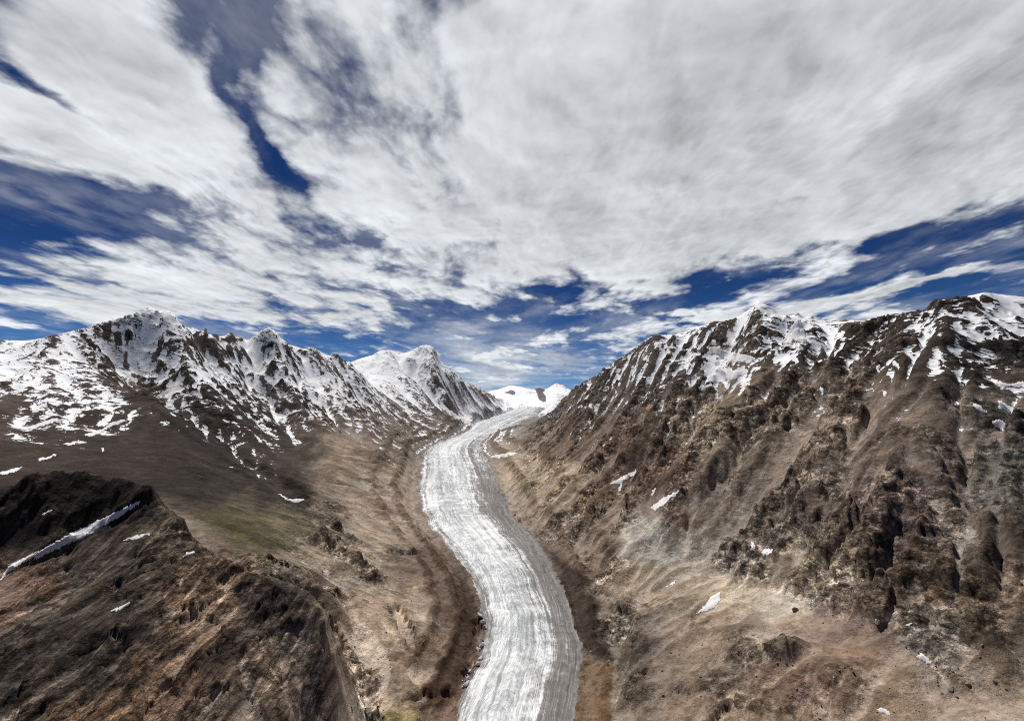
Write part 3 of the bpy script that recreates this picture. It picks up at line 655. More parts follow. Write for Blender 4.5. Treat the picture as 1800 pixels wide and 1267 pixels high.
# soil and rock colours with some painted shade, broken up by wandering noise
wob = 10 * (1 + 0 * X)
jx = PX + 26 * perlin(PX / 45, PY / 30, 61) + 10 * perlin(PX / 16, PY / 11, 62) + 5 * perlin(PX / 6, PY / 4, 65); jy = PY + 18 * perlin(PX / 45, PY / 30, 63) + 7 * perlin(PX / 16, PY / 11, 64) + 4 * perlin(PX / 6, PY / 4, 66)
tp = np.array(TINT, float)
tp[(tp[:, 0] < 540) & (tp[:, 1] > 690) & (tp[:, 1] < 880), 2:] *= .55  # left slopes darkened to deepen their shade, on top of brown rock
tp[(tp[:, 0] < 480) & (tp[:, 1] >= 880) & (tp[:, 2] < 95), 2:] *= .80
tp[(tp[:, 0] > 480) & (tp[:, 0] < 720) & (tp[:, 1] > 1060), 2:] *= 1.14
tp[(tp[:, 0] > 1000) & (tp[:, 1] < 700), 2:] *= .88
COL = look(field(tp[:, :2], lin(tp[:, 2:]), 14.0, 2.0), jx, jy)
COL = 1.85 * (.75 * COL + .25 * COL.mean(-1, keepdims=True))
edge = np.exp(-(np.maximum(np.maximum(-gt, gt - 1), 0) / .10) ** 2) * smooth(Y, 300, 400) * (PY > 712)
grit = smooth(perlin(X / 60, Y / 60, 71) + .7 * perlin(X / 19, Y / 19, 72), -.6, .5) * edge
COL = COL * (1 - .75 * grit[..., None]) + lin((112, 102, 94)) * (.75 * grit[..., None])
for poly, c, soft in PATCH:
    p = np.array(poly); sel = (PX > p[:, 0].min() - 40) & (PX < p[:, 0].max() + 40) & (PY > p[:, 1].min() - 40) & (PY < p[:, 1].max() + 40) & VIS
    jw = .6 if soft > 3 else .12
    w = smooth(poly_dist(poly, jx[sel] * jw + PX[sel] * (1 - jw), jy[sel] * jw + PY[sel] * (1 - jw)), -soft, soft)[:, None] * .85
    COL[sel] = COL[sel] * (1 - w) + lin(c) * w
sp = np.array(SNOW, float)
SN = look(field(sp[:, :2], sp[:, 2], 10.0, 1.8), jx * .5 + PX * .5, jy * .5 + PY * .5)
SNB = SN; zf = Z.astype(np.float32)
c2 = (blur(zf, 2) - zf) / cell; c6 = (blur(zf, 7) - zf) / cell; c20 = (blur(zf, 22) - zf) / cell
conc = np.clip(c2 * 1.4, -.6, .6) * .6 + np.clip(c6 * .3, -.3, .6) * .5
# scree fills the gullies (paler, greyer), ribs stay dark and rusty
wn = perlin(X / 120, Y / 120, 75) + .6 * perlin(X / 40, Y / 40, 76) + .4 * perlin(X / 14, Y / 14, 77) * smooth(14 / cell, 2, 4)
fill = smooth(c6 * .35 + c20 * .10 + .35 * wn, .02, .30) * (1 - ice); fill = np.maximum(fill, .9 * D['gul']); rib = smooth(-c6 * .35 - c20 * .08 + .35 * wn, .05, .40) * (1 - ice)
COL = COL * (1 + .35 * fill[..., None]) * (1 - .30 * rib[..., None]); COL = COL + .25 * fill[..., None] * (COL.mean(-1, keepdims=True) - COL)
pale = smooth(perlin(X / 150 + 5, Y / 150 + Z / 90, 78) + .6 * perlin(X / 55, Y / 55 + Z / 40, 79) + .4 * perlin(X / 20, Y / 20 + Z / 15, 80) * smooth(20 / cell, 2, 4), .25, .42) * (1 - ice) * (1 - fill)
COL = COL * (1 + .45 * pale[..., None])
slo = np.hypot(np.gradient(Z, axis=0), np.gradient(Z, axis=1)) / cell
SN = SN + conc - np.clip(.5 * slo + .5 * blur(slo.astype(np.float32), 1) - 1.05, -.35, .9) * .34
SN = np.where(SNB < -.80, np.minimum(SN, SNB - .3), np.minimum(SN, SNB + .65))
for poly in ([(940,684),(948,679),(957,684),(955,690),(960,700),(956,707),(948,702),(945,692)], [(888,690),(897,685),(908,690),(903,694)]):
    SN = SN - 2.5 * smooth(poly_dist(poly, PX + 3 * perlin(PX / 5, PY / 4, 68), PY), -.6, .8) * (Y > 20300)
# bedded rock of the near ridge
d3 = np.array(world(300, 975, 1265)) - np.array(world(0, 1180, 930)); d3 /= np.linalg.norm(d3)
nb = np.array(world(300, 1267, 880)) - np.array(world(200, 1130, 990)); nb -= d3 * (nb @ d3); nb /= np.linalg.norm(nb)
ZB = blur(Z.astype(np.float32), 7)
BED = (X * nb[0] + Y * nb[1] + ZB * nb[2] + 5 * perlin(X / 200, Y / 200, 95)).astype(np.float32); ALO = (X * d3[0] + Y * d3[1] + ZB * d3[2]).astype(np.float32)

# ------------------------------------------------------------------ materials
def principled(name):
    m = bpy.data.materials.new(name); m.use_nodes = True; t = NT_(m.node_tree); b = t.n['Principled BSDF']
    b.inputs['Specular IOR Level'].default_value = .15; b.inputs['Roughness'].default_value = .92
    return m, t, b
SNOW_RGB = (.80, .81, .83, 1)
def mountain_mat(name, beds=False, boulder=.0):
    m, t, b = principled(name)
    pos = t.new('ShaderNodeNewGeometry').outputs['Position']
    base = t.attr('tone', 'Vector')
    n1 = t.noise(pos, 1 / 130, 12, .68, .1)
    n2 = t.noise(pos, 1 / 22, 10, .72, .1)
    grain = t.noise(pos, 1 / 60, 9, .88)
    wide = t.noise(t.v('MULTIPLY', pos, (1, 1, 1.6)), 1 / 420, 6, .6, .3)
    f = t.m('ADD', t.m('MULTIPLY', t.m('SUBTRACT', n1, .5), 2.6), t.m('MULTIPLY', t.m('SUBTRACT', n2, .5), 2.0))
    f = t.m('ADD', f, t.m('MULTIPLY', t.m('SUBTRACT', grain, .5), 4.5))
    f = t.m('ADD', f, t.m('MULTIPLY', t.m('SUBTRACT', wide, .5), 1.3))
    crag = t.attr('crag')
    pw = t.v('ADD', pos, t.v('SCALE', t.v('SUBTRACT', t.noise(pos, 1 / 30, 3, .6, col=True), (.5, .5, .5)), scale=16.0))
    blk = None; bh = None
    for sc_, k_ in ((1 / 46, 1.5), (1 / 17, 1.5), (1 / 7, 1.1)):
        vo_ = t.voro(t.v('MULTIPLY', pw, (1, 1, 1.5)), sc_); q_ = t.m('SUBTRACT', t.sep(vo_['Color'])[0], .5)
        blk = t.m('MULTIPLY', q_, k_) if blk is None else t.m('MULTIPLY_ADD', q_, k_, blk)
        hh = t.m('MULTIPLY', t.m('SUBTRACT', q_, vo_['Distance']), .24 / sc_)
        bh = hh if bh is None else t.m('ADD', bh, hh)
    f = t.m('ADD', t.m('MULTIPLY', f, t.m('MULTIPLY_ADD', crag, .45, .55)), t.m('MULTIPLY', blk, t.m('MULTIPLY', crag, .35 if beds else 1.0)))
    if beds:
        bv = t.comb(t.m('MULTIPLY', t.attr('bed'), 1 / 24), t.m('MULTIPLY', t.attr('along'), 1 / 420), 0.0)
        bd = t.noise(bv, 1.0, 8, .68, .1)
        f = t.m('ADD', t.m('MULTIPLY', f, .5), t.m('MULTIPLY', t.m('SUBTRACT', bd, .5), 10.0))
    crack = t.m('ABSOLUTE', t.m('SUBTRACT', t.noise(pos, 1 / 75, 9, .66, .1), .5))
    f = t.m('SUBTRACT', f, t.m('MULTIPLY', t.step(crack, .05, 0, 0, 1.5), t.m('MULTIPLY_ADD', t.attr('crag'), .8, .2)))
    f = t.m('ADD', f, t.m('MULTIPLY', t.m('SUBTRACT', t.noise(pos, 1 / 7, 6, .7), .5), 1.6))
    g = t.m('POWER', 2.0, f)
    g = t.m('MINIMUM', t.m('MAXIMUM', g, .16), 3.2)
    rock = t.v('SCALE', base, scale=g)
    # rusty and grey beds
    hue = t.noise(pos, 1 / 260, 7, .64, .3)
    rock = t.mix(t.step(hue, .52, .70, 0, .18), rock, t.v('MULTIPLY', rock, (1.22, .93, .70)))
    rock = t.mix(t.step(hue, .46, .30, 0, .5), rock, t.v('MULTIPLY', rock, (.90, 1.0, 1.10)))
    # lone stones
    vo = t.voro(pos, 1 / 5.0)
    st = t.m('MULTIPLY', t.step(vo['Distance'], .20, .12), t.step(t.sep(vo['Color'])[0], .80, .82))
    rock = t.mix(t.m('MULTIPLY', st, .55), rock, t.v('SCALE', rock, scale=1.9))
    # snow
    sn = t.attr('snow')
    ns = t.m('ADD', t.m('MULTIPLY', t.m('SUBTRACT', t.noise(pos, 1 / 120, 11, .68, .1), .5), 2.8), t.m('MULTIPLY', t.m('SUBTRACT', n2, .5), .9))
    strata = t.noise(t.v('MULTIPLY', t.v('ADD', pos, t.v('SCALE', t.comb(0, 0, t.sep(pos)[0]), scale=.35)), (1 / 260, 1 / 260, 1 / 34)), 1.0, 7, .6, .5)
    ns = t.m('MULTIPLY', ns, t.step(sn, -1.1, -.5)); ns = t.m('SUBTRACT', ns, t.step(t.m('ABSOLUTE', t.m('SUBTRACT', strata, .5)), .035, 0, 0, .55))
    sf = t.step(t.m('ADD', sn, ns), .02, .14)
    grime = t.noise(pos, 1 / 60, 7, .6)
    snow = t.mix(t.step(grime, .45, .75, 0, .16), SNOW_RGB, (.66, .62, .57, 1))
    col = t.mix(sf, rock, snow)
    t.l.new(col, b.inputs['Base Color'])
    h = t.m('ADD', t.m('MULTIPLY', n1, 30.0), t.m('ADD', t.m('MULTIPLY', n2, 8.0), t.m('MULTIPLY', grain, 1.5)))
    if beds: h = t.m('ADD', h, t.m('MULTIPLY', bd, 16.0))
    h = t.m('MULTIPLY_ADD', bh, crag, h)
    h = t.m('MULTIPLY', h, t.m('SUBTRACT', 1.0, t.m('MULTIPLY', sf, .93)))
    bu = t.new('ShaderNodeBump'); bu.inputs['Strength'].default_value = 1.0; bu.inputs['Distance'].default_value = 1.0
    t.l.new(h, bu.inputs['Height']); t.l.new(bu.outputs[0], b.inputs['Normal'])
    return m
M_ROCK = mountain_mat('weathered_rock'); M_BEDS = mountain_mat('bedded_rock', beds=True)

def glacier_mat():
    m, t, b = principled('glacier_ice'); b.inputs['Roughness'].default_value = .7; b.inputs['Specular IOR Level'].default_value = .3
    pos = t.new('ShaderNodeNewGeometry').outputs['Position']
    g = t.attr('flow'); s = t.attr('reach')            # across 0..1, along (log distance)
    wv = t.v('SUBTRACT', t.noise(pos, 1 / 240, 5, .55, col=True), (.5, .5, .5)); wx_, wy_, _ = t.sep(wv)
    gw = t.m('MULTIPLY_ADD', wx_, .10, g); sw = t.m('MULTIPLY_ADD', wy_, .10, s)
    fl = t.noise(t.comb(t.m('MULTIPLY', gw, 14.0), t.m('MULTIPLY', sw, 1.3), 0.0), 1.0, 8, .66, .3)     # flow lines
    fl2 = t.noise(t.comb(t.m('MULTIPLY', gw, 70.0), t.m('MULTIPLY', sw, 5.0), 3.0), 1.0, 6, .65, .2)
    bend = t.m('MULTIPLY', t.m('POWER', t.m('ABSOLUTE', t.m('SUBTRACT', g, .4)), 1.5), 1.1)
    cr = t.noise(t.comb(t.m('MULTIPLY', gw, 9.0), t.m('MULTIPLY', t.m('ADD', sw, bend), 62.0), 7.0), 1.0, 7, .66, .3)   # crevasses
    crk = t.step(t.m('ABSOLUTE', t.m('SUBTRACT', cr, .5)), .035, .005)
    fine = t.noise(pos, 1 / 26, 10, .78)
    grain = t.noise(pos, 1 / 70, 9, .86)
    big = t.noise(pos, 1 / 330, 6, .6)
    k = t.m('ADD', t.m('MULTIPLY', t.m('SUBTRACT', fl, .5), 2.6), t.m('MULTIPLY', t.m('SUBTRACT', big, .5), .8))
    k = t.m('ADD', k, t.m('MULTIPLY', t.m('SUBTRACT', grain, .5), 2.9))
    k = t.m('ADD', k, t.m('ADD', t.m('MULTIPLY', t.m('SUBTRACT', fl2, .5), 1.5), t.m('MULTIPLY', t.m('SUBTRACT', cr, .5), .4)))
    ice = t.mix(t.step(k, -.55, .60), (.78, .80, .81, 1), (.27, .285, .29, 1))
    ice = t.mix(t.m('MULTIPLY', crk, t.step(big, .34, .55, 0, .85)), ice, (.20, .225, .24, 1))
    # dirt: medial band right of the middle, margins
    dn = t.m('ADD', t.m('MULTIPLY', t.m('SUBTRACT', fl, .5), 1.7), t.m('ADD', t.m('MULTIPLY', t.m('SUBTRACT', fl2, .5), 1.3), t.m('MULTIPLY', t.m('SUBTRACT', grain, .5), 2.0)))
    dn = t.m('ADD', dn, t.m('MULTIPLY', t.m('SUBTRACT', big, .5), .8))
    dirt = t.m('ADD', t.attr('dirt'), dn)
    debris = t.mix(t.step(fine, .32, .68), (.085, .077, .072, 1), (.235, .218, .208, 1))
    debris = t.mix(t.step(fl2, .42, .62, 0, .75), debris, (.085, .078, .074, 1))
    debris = t.mix(t.step(fl2, .46, .34, 0, .6), debris, (.34, .325, .315, 1))
    col = t.mix(t.step(dirt, .28, .95, 0, .95), ice, debris)
    t.l.new(col, b.inputs['Base Color'])
    h = t.m('ADD', t.m('MULTIPLY', fl, 10.0), t.m('ADD', t.m('MULTIPLY', cr, 14.0), t.m('MULTIPLY', fine, 6.0)))
    bu = t.new('ShaderNodeBump'); bu.inputs['Strength'].default_value = .9; t.l.new(h, bu.inputs['Height']); t.l.new(bu.outputs[0], b.inputs['Normal'])
    return m
M_ICE = glacier_mat()

# ------------------------------------------------------------------ who owns which part of the relief
CREST = np.array([(math.atan2(*world(a, b, c)[:2]), math.log(math.hypot(*world(a, b, c)[:2]))) for a, b, c in
   [(-200,900,1350),(-80,885,1400),(0,868,1440),(60,858,1460),(110,848,1480),(150,846,1480),(200,856,1460),(250,879,1400),(300,938,1320),(345,962,1260),(390,982,1190),(430,1000,1160),(520,1030,1110),(582,1046,1070)]])
reg = np.zeros(X.shape, np.int8)                                   # 0 ground
lr = LR[None, :] + 0 * X
leftfoot = right_of([(600,1046),(560,1000),(470,985),(540,930),(560,880),(590,820),(640,778),(700,752),(820,744),(880,735),(900,720)], PX, PY)
m1 = ~leftfoot & (T < 0); reg[m1] = 1                              # first mountain on the left
m2 = right_of([(360,560),(358,583),(345,605),(365,640),(400,690),(450,740),(500,800),(540,860)], PX, PY) & m1 & (Y > 3000); reg[m2] = 2
ridge = (lr < np.interp(T, CREST[:, 0], CREST[:, 1])) & (T < CREST[-1, 0] + .02) & ~right_of([(590,1040),(605,1100),(640,1267),(640,1500)], PX, PY); reg[ridge] = 3
rf = [(985,704),(978,718),(950,745),(915,775),(960,825),(1030,885),(1110,930),(1160,985),(1260,985),(1350,1030),(1450,1060),(1560,1100),(1700,1150),(1800,1180),(2200,1300)]
a = np.array(rf, float); rfoot = (PY < np.interp(PX, a[:, 0], a[:, 1])) & (T > 0) & (PX > 915)
reg[rfoot] = 4
reg[rfoot & right_of([(1471,560),(1480,640),(1440,770),(1400,900),(1350,1040)], PX, PY)] = 5
reg[(Y > 11200) & (PX < 905) & (PY < 760)] = 6                      # twin summit
reg[(Y > 20300)] = 7                                               # far snowfield
icem = (gt > -.01) & (gt < 1.01) & (Y > 310) & (Y < 20300) & (PY > 704); reg[icem] = 8
gtc = np.clip(gt, -.3, 1.3)
DIRT = np.interp(gtc, [-.3, 0, .03, .06, .10, .15, .44, .56, .66, .78, .9, 1.0, 1.3], [1.4, .9, .55, .5, .25, .0, -.1, .22, .55, .88, 1.05, 1.3, 1.6]).astype(np.float32)
farther = smooth(Y, 2600, 9000); DIRT = DIRT * (1 - .45 * farther)
DIRT += .35 * np.exp(-((gtc - .80) / .03) ** 2) + .25 * np.exp(-((gtc - .07) / .02) ** 2)
co = np.stack([X, Y, Z + ZC], -1).reshape(-1, 3)
idx = np.arange(NT * NR).reshape(NT, NR)
quads = np.stack([idx[:-1, :-1], idx[1:, :-1], idx[1:, 1:], idx[:-1, 1:]], -1)
qreg = reg[:-1, :-1]
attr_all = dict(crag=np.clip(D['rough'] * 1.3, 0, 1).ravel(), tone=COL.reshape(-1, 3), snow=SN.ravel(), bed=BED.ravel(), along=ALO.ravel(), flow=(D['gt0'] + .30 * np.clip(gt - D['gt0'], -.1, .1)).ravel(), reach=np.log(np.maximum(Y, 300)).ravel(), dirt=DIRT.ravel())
NAMES = {0: ('ground', 'tan moraine and scree floor of the valley on both sides of the ice', 'valley floor', M_ROCK),
 1: ('mountain', 'snow capped mountain on the left with a brown grassy shoulder falling to the scree', 'mountain', M_ROCK),
 2: ('mountain', 'jagged left range of steep snowy ribs ending in a dark pointed summit', 'mountain', M_ROCK),
 3: ('rock_ridge', 'dark near ridge of tilted rock beds with a black cliff and snow strip', 'ridge', M_BEDS),
 4: ('mountain', 'right mountain with sharp white pyramid summit over brown rock spurs', 'mountain', M_ROCK),
 5: ('mountain', 'rightmost mountain with broad dark summit ridge streaked with snow', 'mountain', M_ROCK),
 6: ('mountain', 'distant white twin summit at the bend of the glacier', 'mountain', M_ROCK),
 7: ('mountain', 'farthest low snowfield peaks at the head of the glacier', 'mountain', M_ROCK),
 8: ('glacier', 'long winding white glacier with grey debris bands along its right margin', 'glacier', M_ICE)}
for k, (nm, lab, cat, mat) in NAMES.items():
    q = quads[qreg == k]
    if not len(q): continue
    used, inv = np.unique(q, return_inverse=True)
    keys = ('flow', 'reach', 'dirt') if k == 8 else ('tone', 'snow', 'crag', 'bed', 'along') if k == 3 else ('tone', 'snow', 'crag')
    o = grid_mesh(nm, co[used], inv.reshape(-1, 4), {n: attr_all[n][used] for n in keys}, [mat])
    tag(o, lab, cat, None, 'structure')

# ------------------------------------------------------------------ lone snow patches
PATCHES = [
 ([(0,1019),(15,995),(57,975),(111,944),(162,920),(206,898),(236,883),(252,876),(243,887),(214,907),(162,938),(140,949),(96,968),(66,984),(55,981),(15,1005)],'long diagonal snow strip along the foot of the black cliff'),
 ([(66,907),(85,898),(110,888),(105,892),(85,902),(68,910)],'thin snow streak on a ledge inside the black cliff'),
 ([(210,951),(227,945),(263,936),(264,940),(236,949),(214,953)],'narrow snow strip on the rock beds just below the long diagonal one'),
 ([(321,981),(326,973),(354,966),(337,977)],'small snow wedge beside the crest of the near ridge'),
 ([(192,1074),(221,1062),(258,1036),(254,1045),(221,1067),(203,1076)],'thin curved snow line low on the tilted rock beds'),
 ([(486,866),(492,868),(505,876),(516,877),(549,876),(530,880),(520,886),(505,881)],'hook shaped snow patch in the hollow above the tan moraine crest'),
 ([(67,806),(85,803),(103,796),(95,803),(80,808),(68,810)],'short snow streak on the brown hill above the black cliff'),
 ([(-10,833),(20,825),(41,820),(30,828),(5,835)],'low snow streak on the brown hill at the picture edge'),
 ([(147,764),(178,755),(196,742),(222,736),(218,742),(196,750),(178,761),(156,768)],'long curved snow drift on the shoulder of the brown hill'),
 ([(33,757),(62,746),(93,735),(116,738),(89,745),(56,755)],'slanting snow drift on the hill left of the curved one'),
 ([(109,780),(124,778),(142,773),(133,781),(120,784)],'small flat snow drift under the long curved one on the hill'),
 ([(178,788),(183,786),(185,793),(180,795)],'tiny round snow spot on the dark hill shoulder'),
 ([(433,726),(438,727),(446,738),(438,736)],'small snow sliver in the gully right of the hill shoulder'),
 ([(446,762),(455,769),(463,780),(454,776)],'snow sliver lower in the gully right of the hill shoulder'),
 ([(1071,851),(1093,838),(1120,826),(1118,833),(1096,847),(1091,864),(1087,864),(1089,851)],'forked snow patch at the foot of the spurs nearest the ice'),
 ([(1142,893),(1164,876),(1199,859),(1191,869),(1167,887),(1151,898)],'long bright snow tongue in a gully above the pale grey outcrop'),
 ([(1140,879),(1147,862),(1155,856),(1149,869)],'short upright snow sliver beside the long snow tongue'),
 ([(1319,969),(1321,950),(1328,958),(1327,969)],'small upright snow patch on the grey scree fan'),
 ([(1338,971),(1344,964),(1362,967),(1349,976),(1342,978)],'small flat snow patch right of the upright one on grey scree'),
 ([(1170,1032),(1180,1024),(1191,1017),(1184,1029)],'little snow wedge under the pale grey outcrop'),
 ([(1222,1080),(1240,1062),(1249,1049),(1267,1039),(1267,1053),(1256,1069)],'large kite shaped snow patch on the lower scree'),
 ([(1589,1101),(1596,1096),(1609,1091),(1600,1100)],'small snow sliver at the foot of the dark rock cone'),
 ([(1609,1153),(1620,1149),(1631,1156),(1644,1171),(1629,1167)],'dirty grey snow lens on the stony floor below the rock cone'),
 ([(1538,1247),(1549,1242),(1564,1251),(1568,1260),(1551,1253)],'lowest snow lens on the stony floor near the bottom'),
 ([(858,803),(877,799),(897,795),(912,796),(897,802),(877,807)],'flat snow strip on the dark flats beside the ice bend'),
 ([(1753,702),(1764,707),(1782,718),(1791,727),(1787,738),(1776,749),(1764,759),(1758,756),(1742,747),(1738,741),(1756,736),(1767,744),(1776,740),(1778,727),(1767,722),(1756,719)],'big hook shaped snow patch on the far right slope'),
 ([(1707,708),(1722,712),(1738,727),(1729,728),(1716,719)],'slanting snow strip left of the big hook'),
 ([(1738,664),(1756,670),(1773,676),(1796,671),(1830,675),(1830,682),(1773,680),(1764,685),(1751,678)],'ragged level snow band above the big hook'),
 ([(1660,707),(1678,709),(1691,711),(1687,716),(1676,712)],'thin level snow line on brown rock left of the hook'),
 ([(1438,676),(1447,684),(1451,693),(1444,694),(1440,684)],'snow teardrop on the spur under the white triangle'),
 ([(1538,644),(1549,640),(1546,656),(1541,651)],'small snow scrap under the dark middle ridge'),
 ([(1567,640),(1573,633),(1580,642),(1584,656),(1576,647)],'snow scrap with a tail under the dark middle ridge'),
 ([(1240,609),(1260,610),(1282,618),(1311,624),(1330,629),(1327,637),(1318,639),(1300,637),(1282,638),(1271,631),(1260,624),(1249,624)],'upper snow sheet of the hollow under the pyramid summit'),
 ([(1236,633),(1249,640),(1271,648),(1293,651),(1309,650),(1313,657),(1293,667),(1260,673),(1251,673),(1242,664),(1238,649)],'lower snow bowl of the hollow under the pyramid summit'),
 ([(1213,684),(1236,678),(1249,677),(1238,689),(1229,686)],'ragged snow scrap below the snow bowl'),
 ([(1189,711),(1193,696),(1201,691),(1198,702)],'narrow snow scrap on dark rock left below the snow bowl'),
 ([(1187,799),(1198,789),(1210,778),(1204,786)],'thin straight snow line in a gully of the tan spur'),
 ([(1173,743),(1183,742),(1176,752)],'tiny triangular snow patch on the tan spur'),
 ([(1400,560),(1407,562),(1416,587),(1419,604),(1398,600),(1382,609),(1373,604),(1387,582)],'bright smooth snow triangle beside the pyramid summit')]
def snow_material():
    m, t, b = principled('old_snow')
    pos = t.new('ShaderNodeNewGeometry').outputs['Position']
    n = t.noise(pos, 1 / 16, 8, .65); n2 = t.noise(pos, 1 / 60, 6, .6)
    col = t.mix(t.step(n, .42, .72, 0, .45), (.72, .72, .725, 1), (.50, .47, .43, 1))
    col = t.mix(t.step(n2, .50, .75, 0, .4), col, (.60, .57, .53, 1))
    t.l.new(col, b.inputs['Base Color'])
    bu = t.new('ShaderNodeBump'); t.l.new(t.m('MULTIPLY', n, 1.5), bu.inputs['Height']); t.l.new(bu.outputs[0], b.inputs['Normal'])
    return m
M_SNOW = snow_material()
ZSM = blur(zf, 1); VISD = blur(VIS.astype(np.float32), 4, 1)
def bil(a, i, j):
    i0 = i.astype(int); j0 = j.astype(int); fi = i - i0; fj = j - j0
    return a[i0, j0] * (1 - fi) * (1 - fj) + a[i0 + 1, j0] * fi * (1 - fj) + a[i0, j0 + 1] * (1 - fi) * fj + a[i0 + 1, j0 + 1] * fi * fj
def snow_patch(poly, label, name='snow_patch', cat='snow patch', group='snow patches lying on the slopes'):
    p = np.array(poly, float)
    sel = (PX > p[:, 0].min() - 2) & (PX < p[:, 0].max() + 2) & (PY > p[:, 1].min() - 2) & (PY < p[:, 1].max() + 2) & VIS & (Y > 100)
    ii, jj = np.where(sel)
    if not len(ii): print('no patch', label); return
    ok = np.abs(jj - np.median(jj)) < 420; ii, jj = ii[ok], jj[ok]
    i0, i1, j0, j1 = ii.min() - 2, ii.max() + 2, jj.min() - 2, jj.max() + 2
    S = 3
    gi, gj = np.meshgrid(np.arange(i0, i1, 1 / S), np.arange(j0, j1, 1 / S), indexing='ij')
    x, y, zz = bil(X, gi, gj), bil(Y, gi, gj), np.maximum(bil(Z, gi, gj), bil(ZSM, gi, gj)); r = np.hypot(x, y)
    px, py = to_px(x, y, bil(Z, gi, gj)); v = bil(VISD, gi, gj)
    ex = px + 2.0 * perlin(px / 6, py / 4, 131) + 1.0 * perlin(px / 2.4, py / 1.8, 132); ey = py + 1.5 * perlin(px / 6, py / 4, 133) + 0.7 * perlin(px / 2.4, py / 1.8, 134)
    d = poly_dist(poly, ex, ey)
    inside = (d > 0) & (v > .012)
    q = inside[:-1, :-1] & inside[1:, :-1] & inside[1:, 1:] & inside[:-1, 1:]
    left = set(map(tuple, np.argwhere(q))); best = []
    while left:                                                      # keep one connected sheet
        st = [left.pop()]; comp = []
        while st:
            c_ = st.pop(); comp.append(c_)
            for n_ in ((c_[0] + 1, c_[1]), (c_[0] - 1, c_[1]), (c_[0], c_[1] + 1), (c_[0], c_[1] - 1)):
                if n_ in left: left.remove(n_); st.append(n_)
        if len(comp) > len(best): best = comp
    q[:] = False
    if best: q[tuple(np.array(best).T)] = True
    if q.sum() < 4: print('thin patch', label); return
    th = r * (.0006 + .0012 * smooth(d, 0, 4))
    id_ = np.arange(gi.size).reshape(gi.shape)
    top = np.stack([id_[:-1, :-1], id_[1:, :-1], id_[1:, 1:], id_[:-1, 1:]], -1)[q]
    top = top[:, ::-1]
    # rim: walls down into the ground so that the patch has its own thickness
    ed = {}
    for f in top.tolist():
        for a_, b_ in zip(f, f[1:] + f[:1]):
            if (b_, a_) in ed: del ed[(b_, a_)]
            else: ed[(a_, b_)] = 1
    n = gi.size
    rim = np.array([(b_, a_, a_ + n, b_ + n) for a_, b_ in ed]) if ed else np.zeros((0, 4), int)
    co = np.concatenate([np.stack([x, y, zz + th + ZC], -1).reshape(-1, 3), np.stack([x, y, zz - r * .002 + ZC], -1).reshape(-1, 3)])
    F = np.concatenate([top, rim]); used, inv = np.unique(F, return_inverse=True); c = co[used]
    o0 = c.mean(0); o = grid_mesh(name, c - o0, inv.reshape(-1, 4), {}, [M_SNOW]); o.location = o0
    tag(o, label, cat, group)
for poly, label in PATCHES: snow_patch(poly, label)
snow_patch([(-30,1036),(0,1017),(15,995),(57,974),(80,963),(86,974),(55,983),(15,1006),(-20,1045)], 'lower end of the diagonal snow strip at the foot of the black cliff')
snow_patch([(767,693),(777,708),(790,721),(807,731),(833,739),(822,746),(808,741),(792,731),(776,718)], 'narrow white side glacier curving down from the twin summit', 'side_glacier', 'side glacier', None)

# ------------------------------------------------------------------ boulders and broken ice
def ground_at(px, py):
    d = (PX - px) ** 2 + (PY - py) ** 2 + np.where(VIS & (Y > 100), 0, 1e9)
    k = np.unravel_index(np.argmin(d), d.shape); return float(X[k]), float(Y[k]), float(Z[k] + ZC)
def stone_material(name, rgb, ice_=False):
    m, t, b = principled(name)
    tc = t.new('ShaderNodeTexCoord').outputs['Object']
    n = t.noise(tc, 1.6, 9, .75)
    g = t.m('POWER', 2.0, t.m('MULTIPLY', t.m('SUBTRACT', n, .5), 3.2))
    t.l.new(t.v('SCALE', rgb, scale=g), b.inputs['Base Color'])
    if ice_: b.inputs['Roughness'].default_value = .5
    bu = t.new('ShaderNodeBump'); bu.inputs['Distance'].default_value = .4; t.l.new(n, bu.inputs['Height']); t.l.new(bu.outputs[0], b.inputs['Normal'])
    return m
import bmesh
def rock_mesh(name, seed, mat, cuts=9, sharp=True):
    rnd = random.Random(seed); bm = bmesh.new(); bmesh.ops.create_icosphere(bm, subdivisions=3, radius=1.0)
    planes = []
    for _ in range(cuts):
        n = Vector((rnd.gauss(0, 1), rnd.gauss(0, 1), rnd.gauss(0, .8))).normalized(); planes.append((n, rnd.uniform(.42, .80)))
    sx, sy, sz = rnd.uniform(.8, 1.3), rnd.uniform(.7, 1.1), rnd.uniform(.55, .9)
    for v in bm.verts:
        for n, d in planes:
            e = v.co.dot(n) - d
            if e > 0: v.co -= n * e * .95
        v.co *= 1 + rnd.uniform(-.03, .03)
        v.co = Vector((v.co.x * sx, v.co.y * sy, v.co.z * sz))
    me = bpy.data.meshes.new(name); bm.to_mesh(me); bm.free(); me.materials.append(mat); return me
rnd = random.Random(5)
KINDS = [('tan', (.20, .165, .125)), ('dark', (.055, .046, .040)), ('pale', (.34, .32, .29)), ('rusty', (.19, .115, .07))]
STONES = {k: [rock_mesh('boulder', 40 + 7 * a + b, M) for b in range(4)] for a, (k, c) in enumerate(KINDS) for M in [stone_material(k + '_stone', c)]}
def boulder(px, py, size, kind, label, group=None):
    x, y, z_ = ground_at(px, py)
    o = bpy.data.objects.new('boulder', rnd.choice(STONES[kind])); scene.collection.objects.link(o)
    o.location = (x, y, z_ + size * .12); o.scale = [size * rnd.uniform(.85, 1.15)] * 3; o.rotation_euler = (rnd.uniform(-.4, .4), rnd.uniform(-.4, .4), rnd.uniform(0, 6.3))
    tag(o, label, 'boulder', group)
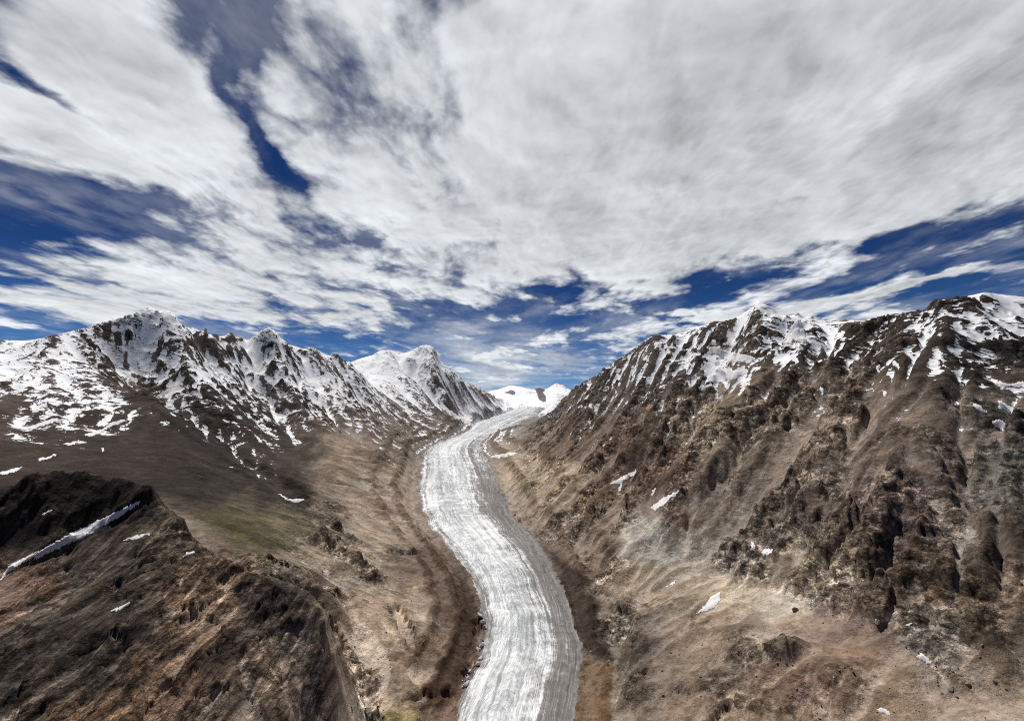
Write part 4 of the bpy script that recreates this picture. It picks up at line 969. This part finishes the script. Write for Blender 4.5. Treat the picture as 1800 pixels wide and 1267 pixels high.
for px, py, s, k, lab in [(1399,1073,8,'dark','large dark boulder on the tan scree under the cream outcrop'),(1541,1092,6,'pale','pale boulder on the reddish scree left of the rock cone'),
    (1505,984,6,'dark','dark boulder on the brown lower slope of the right wall'),(812,801,16,'dark','black rock lying alone on the white ice at the bend'),(1038,1146,6,'pale','pale boulder in the dark brown trough above the rusty slab'),
    (1230,1190,5,'tan','tan boulder on the scree above the black scar'),(905,905,9,'dark','dark boulder at the debris edge of the ice'),(1700,1205,6,'tan','large tan boulder on the grey stony flat at the lower right')]:
    boulder(px, py, s, k, lab)
def scatter(n, box, sizes, kinds, label, group):
    for _ in range(n):
        a = rnd.random(); px = rnd.uniform(box[0], box[2]); py = rnd.uniform(box[1], box[3])
        boulder(px, py, sizes[0] * (sizes[1] / sizes[0]) ** (rnd.random() ** 2.2), kinds, label, group)
scatter(70, (1150, 1120, 1790, 1262), (1.6, 4.2), 'tan', 'weathered tan boulder among many on the stony flat right of the ice', 'tan boulders on the stony flat')
scatter(40, (1250, 1130, 1790, 1262), (1.6, 3.6), 'rusty', 'rusty brown boulder among many on the stony flat right of the ice', 'rusty boulders on the stony flat')
scatter(40, (1080, 1000, 1500, 1240), (1.8, 4.0), 'pale', 'pale grey boulder among many on the scree below the right wall', 'pale boulders on the scree')
scatter(50, (540, 1130, 690, 1262), (1.4, 3.6), 'dark', 'dark boulder among many in the gravel hollow left of the ice', 'dark boulders in the gravel hollow')
scatter(30, (600, 1000, 780, 1130), (1.8, 4.2), 'pale', 'pale boulder among many on the moraine left of the ice', 'pale boulders on the left moraine')
M_BERG = stone_material('broken_ice', (.42, .43, .44), True)
BERGS = [rock_mesh('ice_block', 90 + k, M_BERG, 14) for k in range(5)]
for k in range(26):
    py = rnd.uniform(1072, 1212); l, r_ = gl_edges(py); px = float(l) + rnd.uniform(-11, 2)
    x, y, z_ = ground_at(px, py); s = rnd.uniform(4.5, 13)
    o = bpy.data.objects.new('ice_block', rnd.choice(BERGS)); scene.collection.objects.link(o)
    o.location = (x, y, z_ + s * .3); o.scale = (s * rnd.uniform(.6, 1), s * rnd.uniform(.6, 1), s * rnd.uniform(.8, 1.5)); o.rotation_euler = (rnd.uniform(-.5, .5), rnd.uniform(-.5, .5), rnd.uniform(0, 6.3))
    tag(o, 'broken dirty white ice block at the ragged near left edge of the glacier', 'ice block', 'broken ice blocks along the glacier edge')
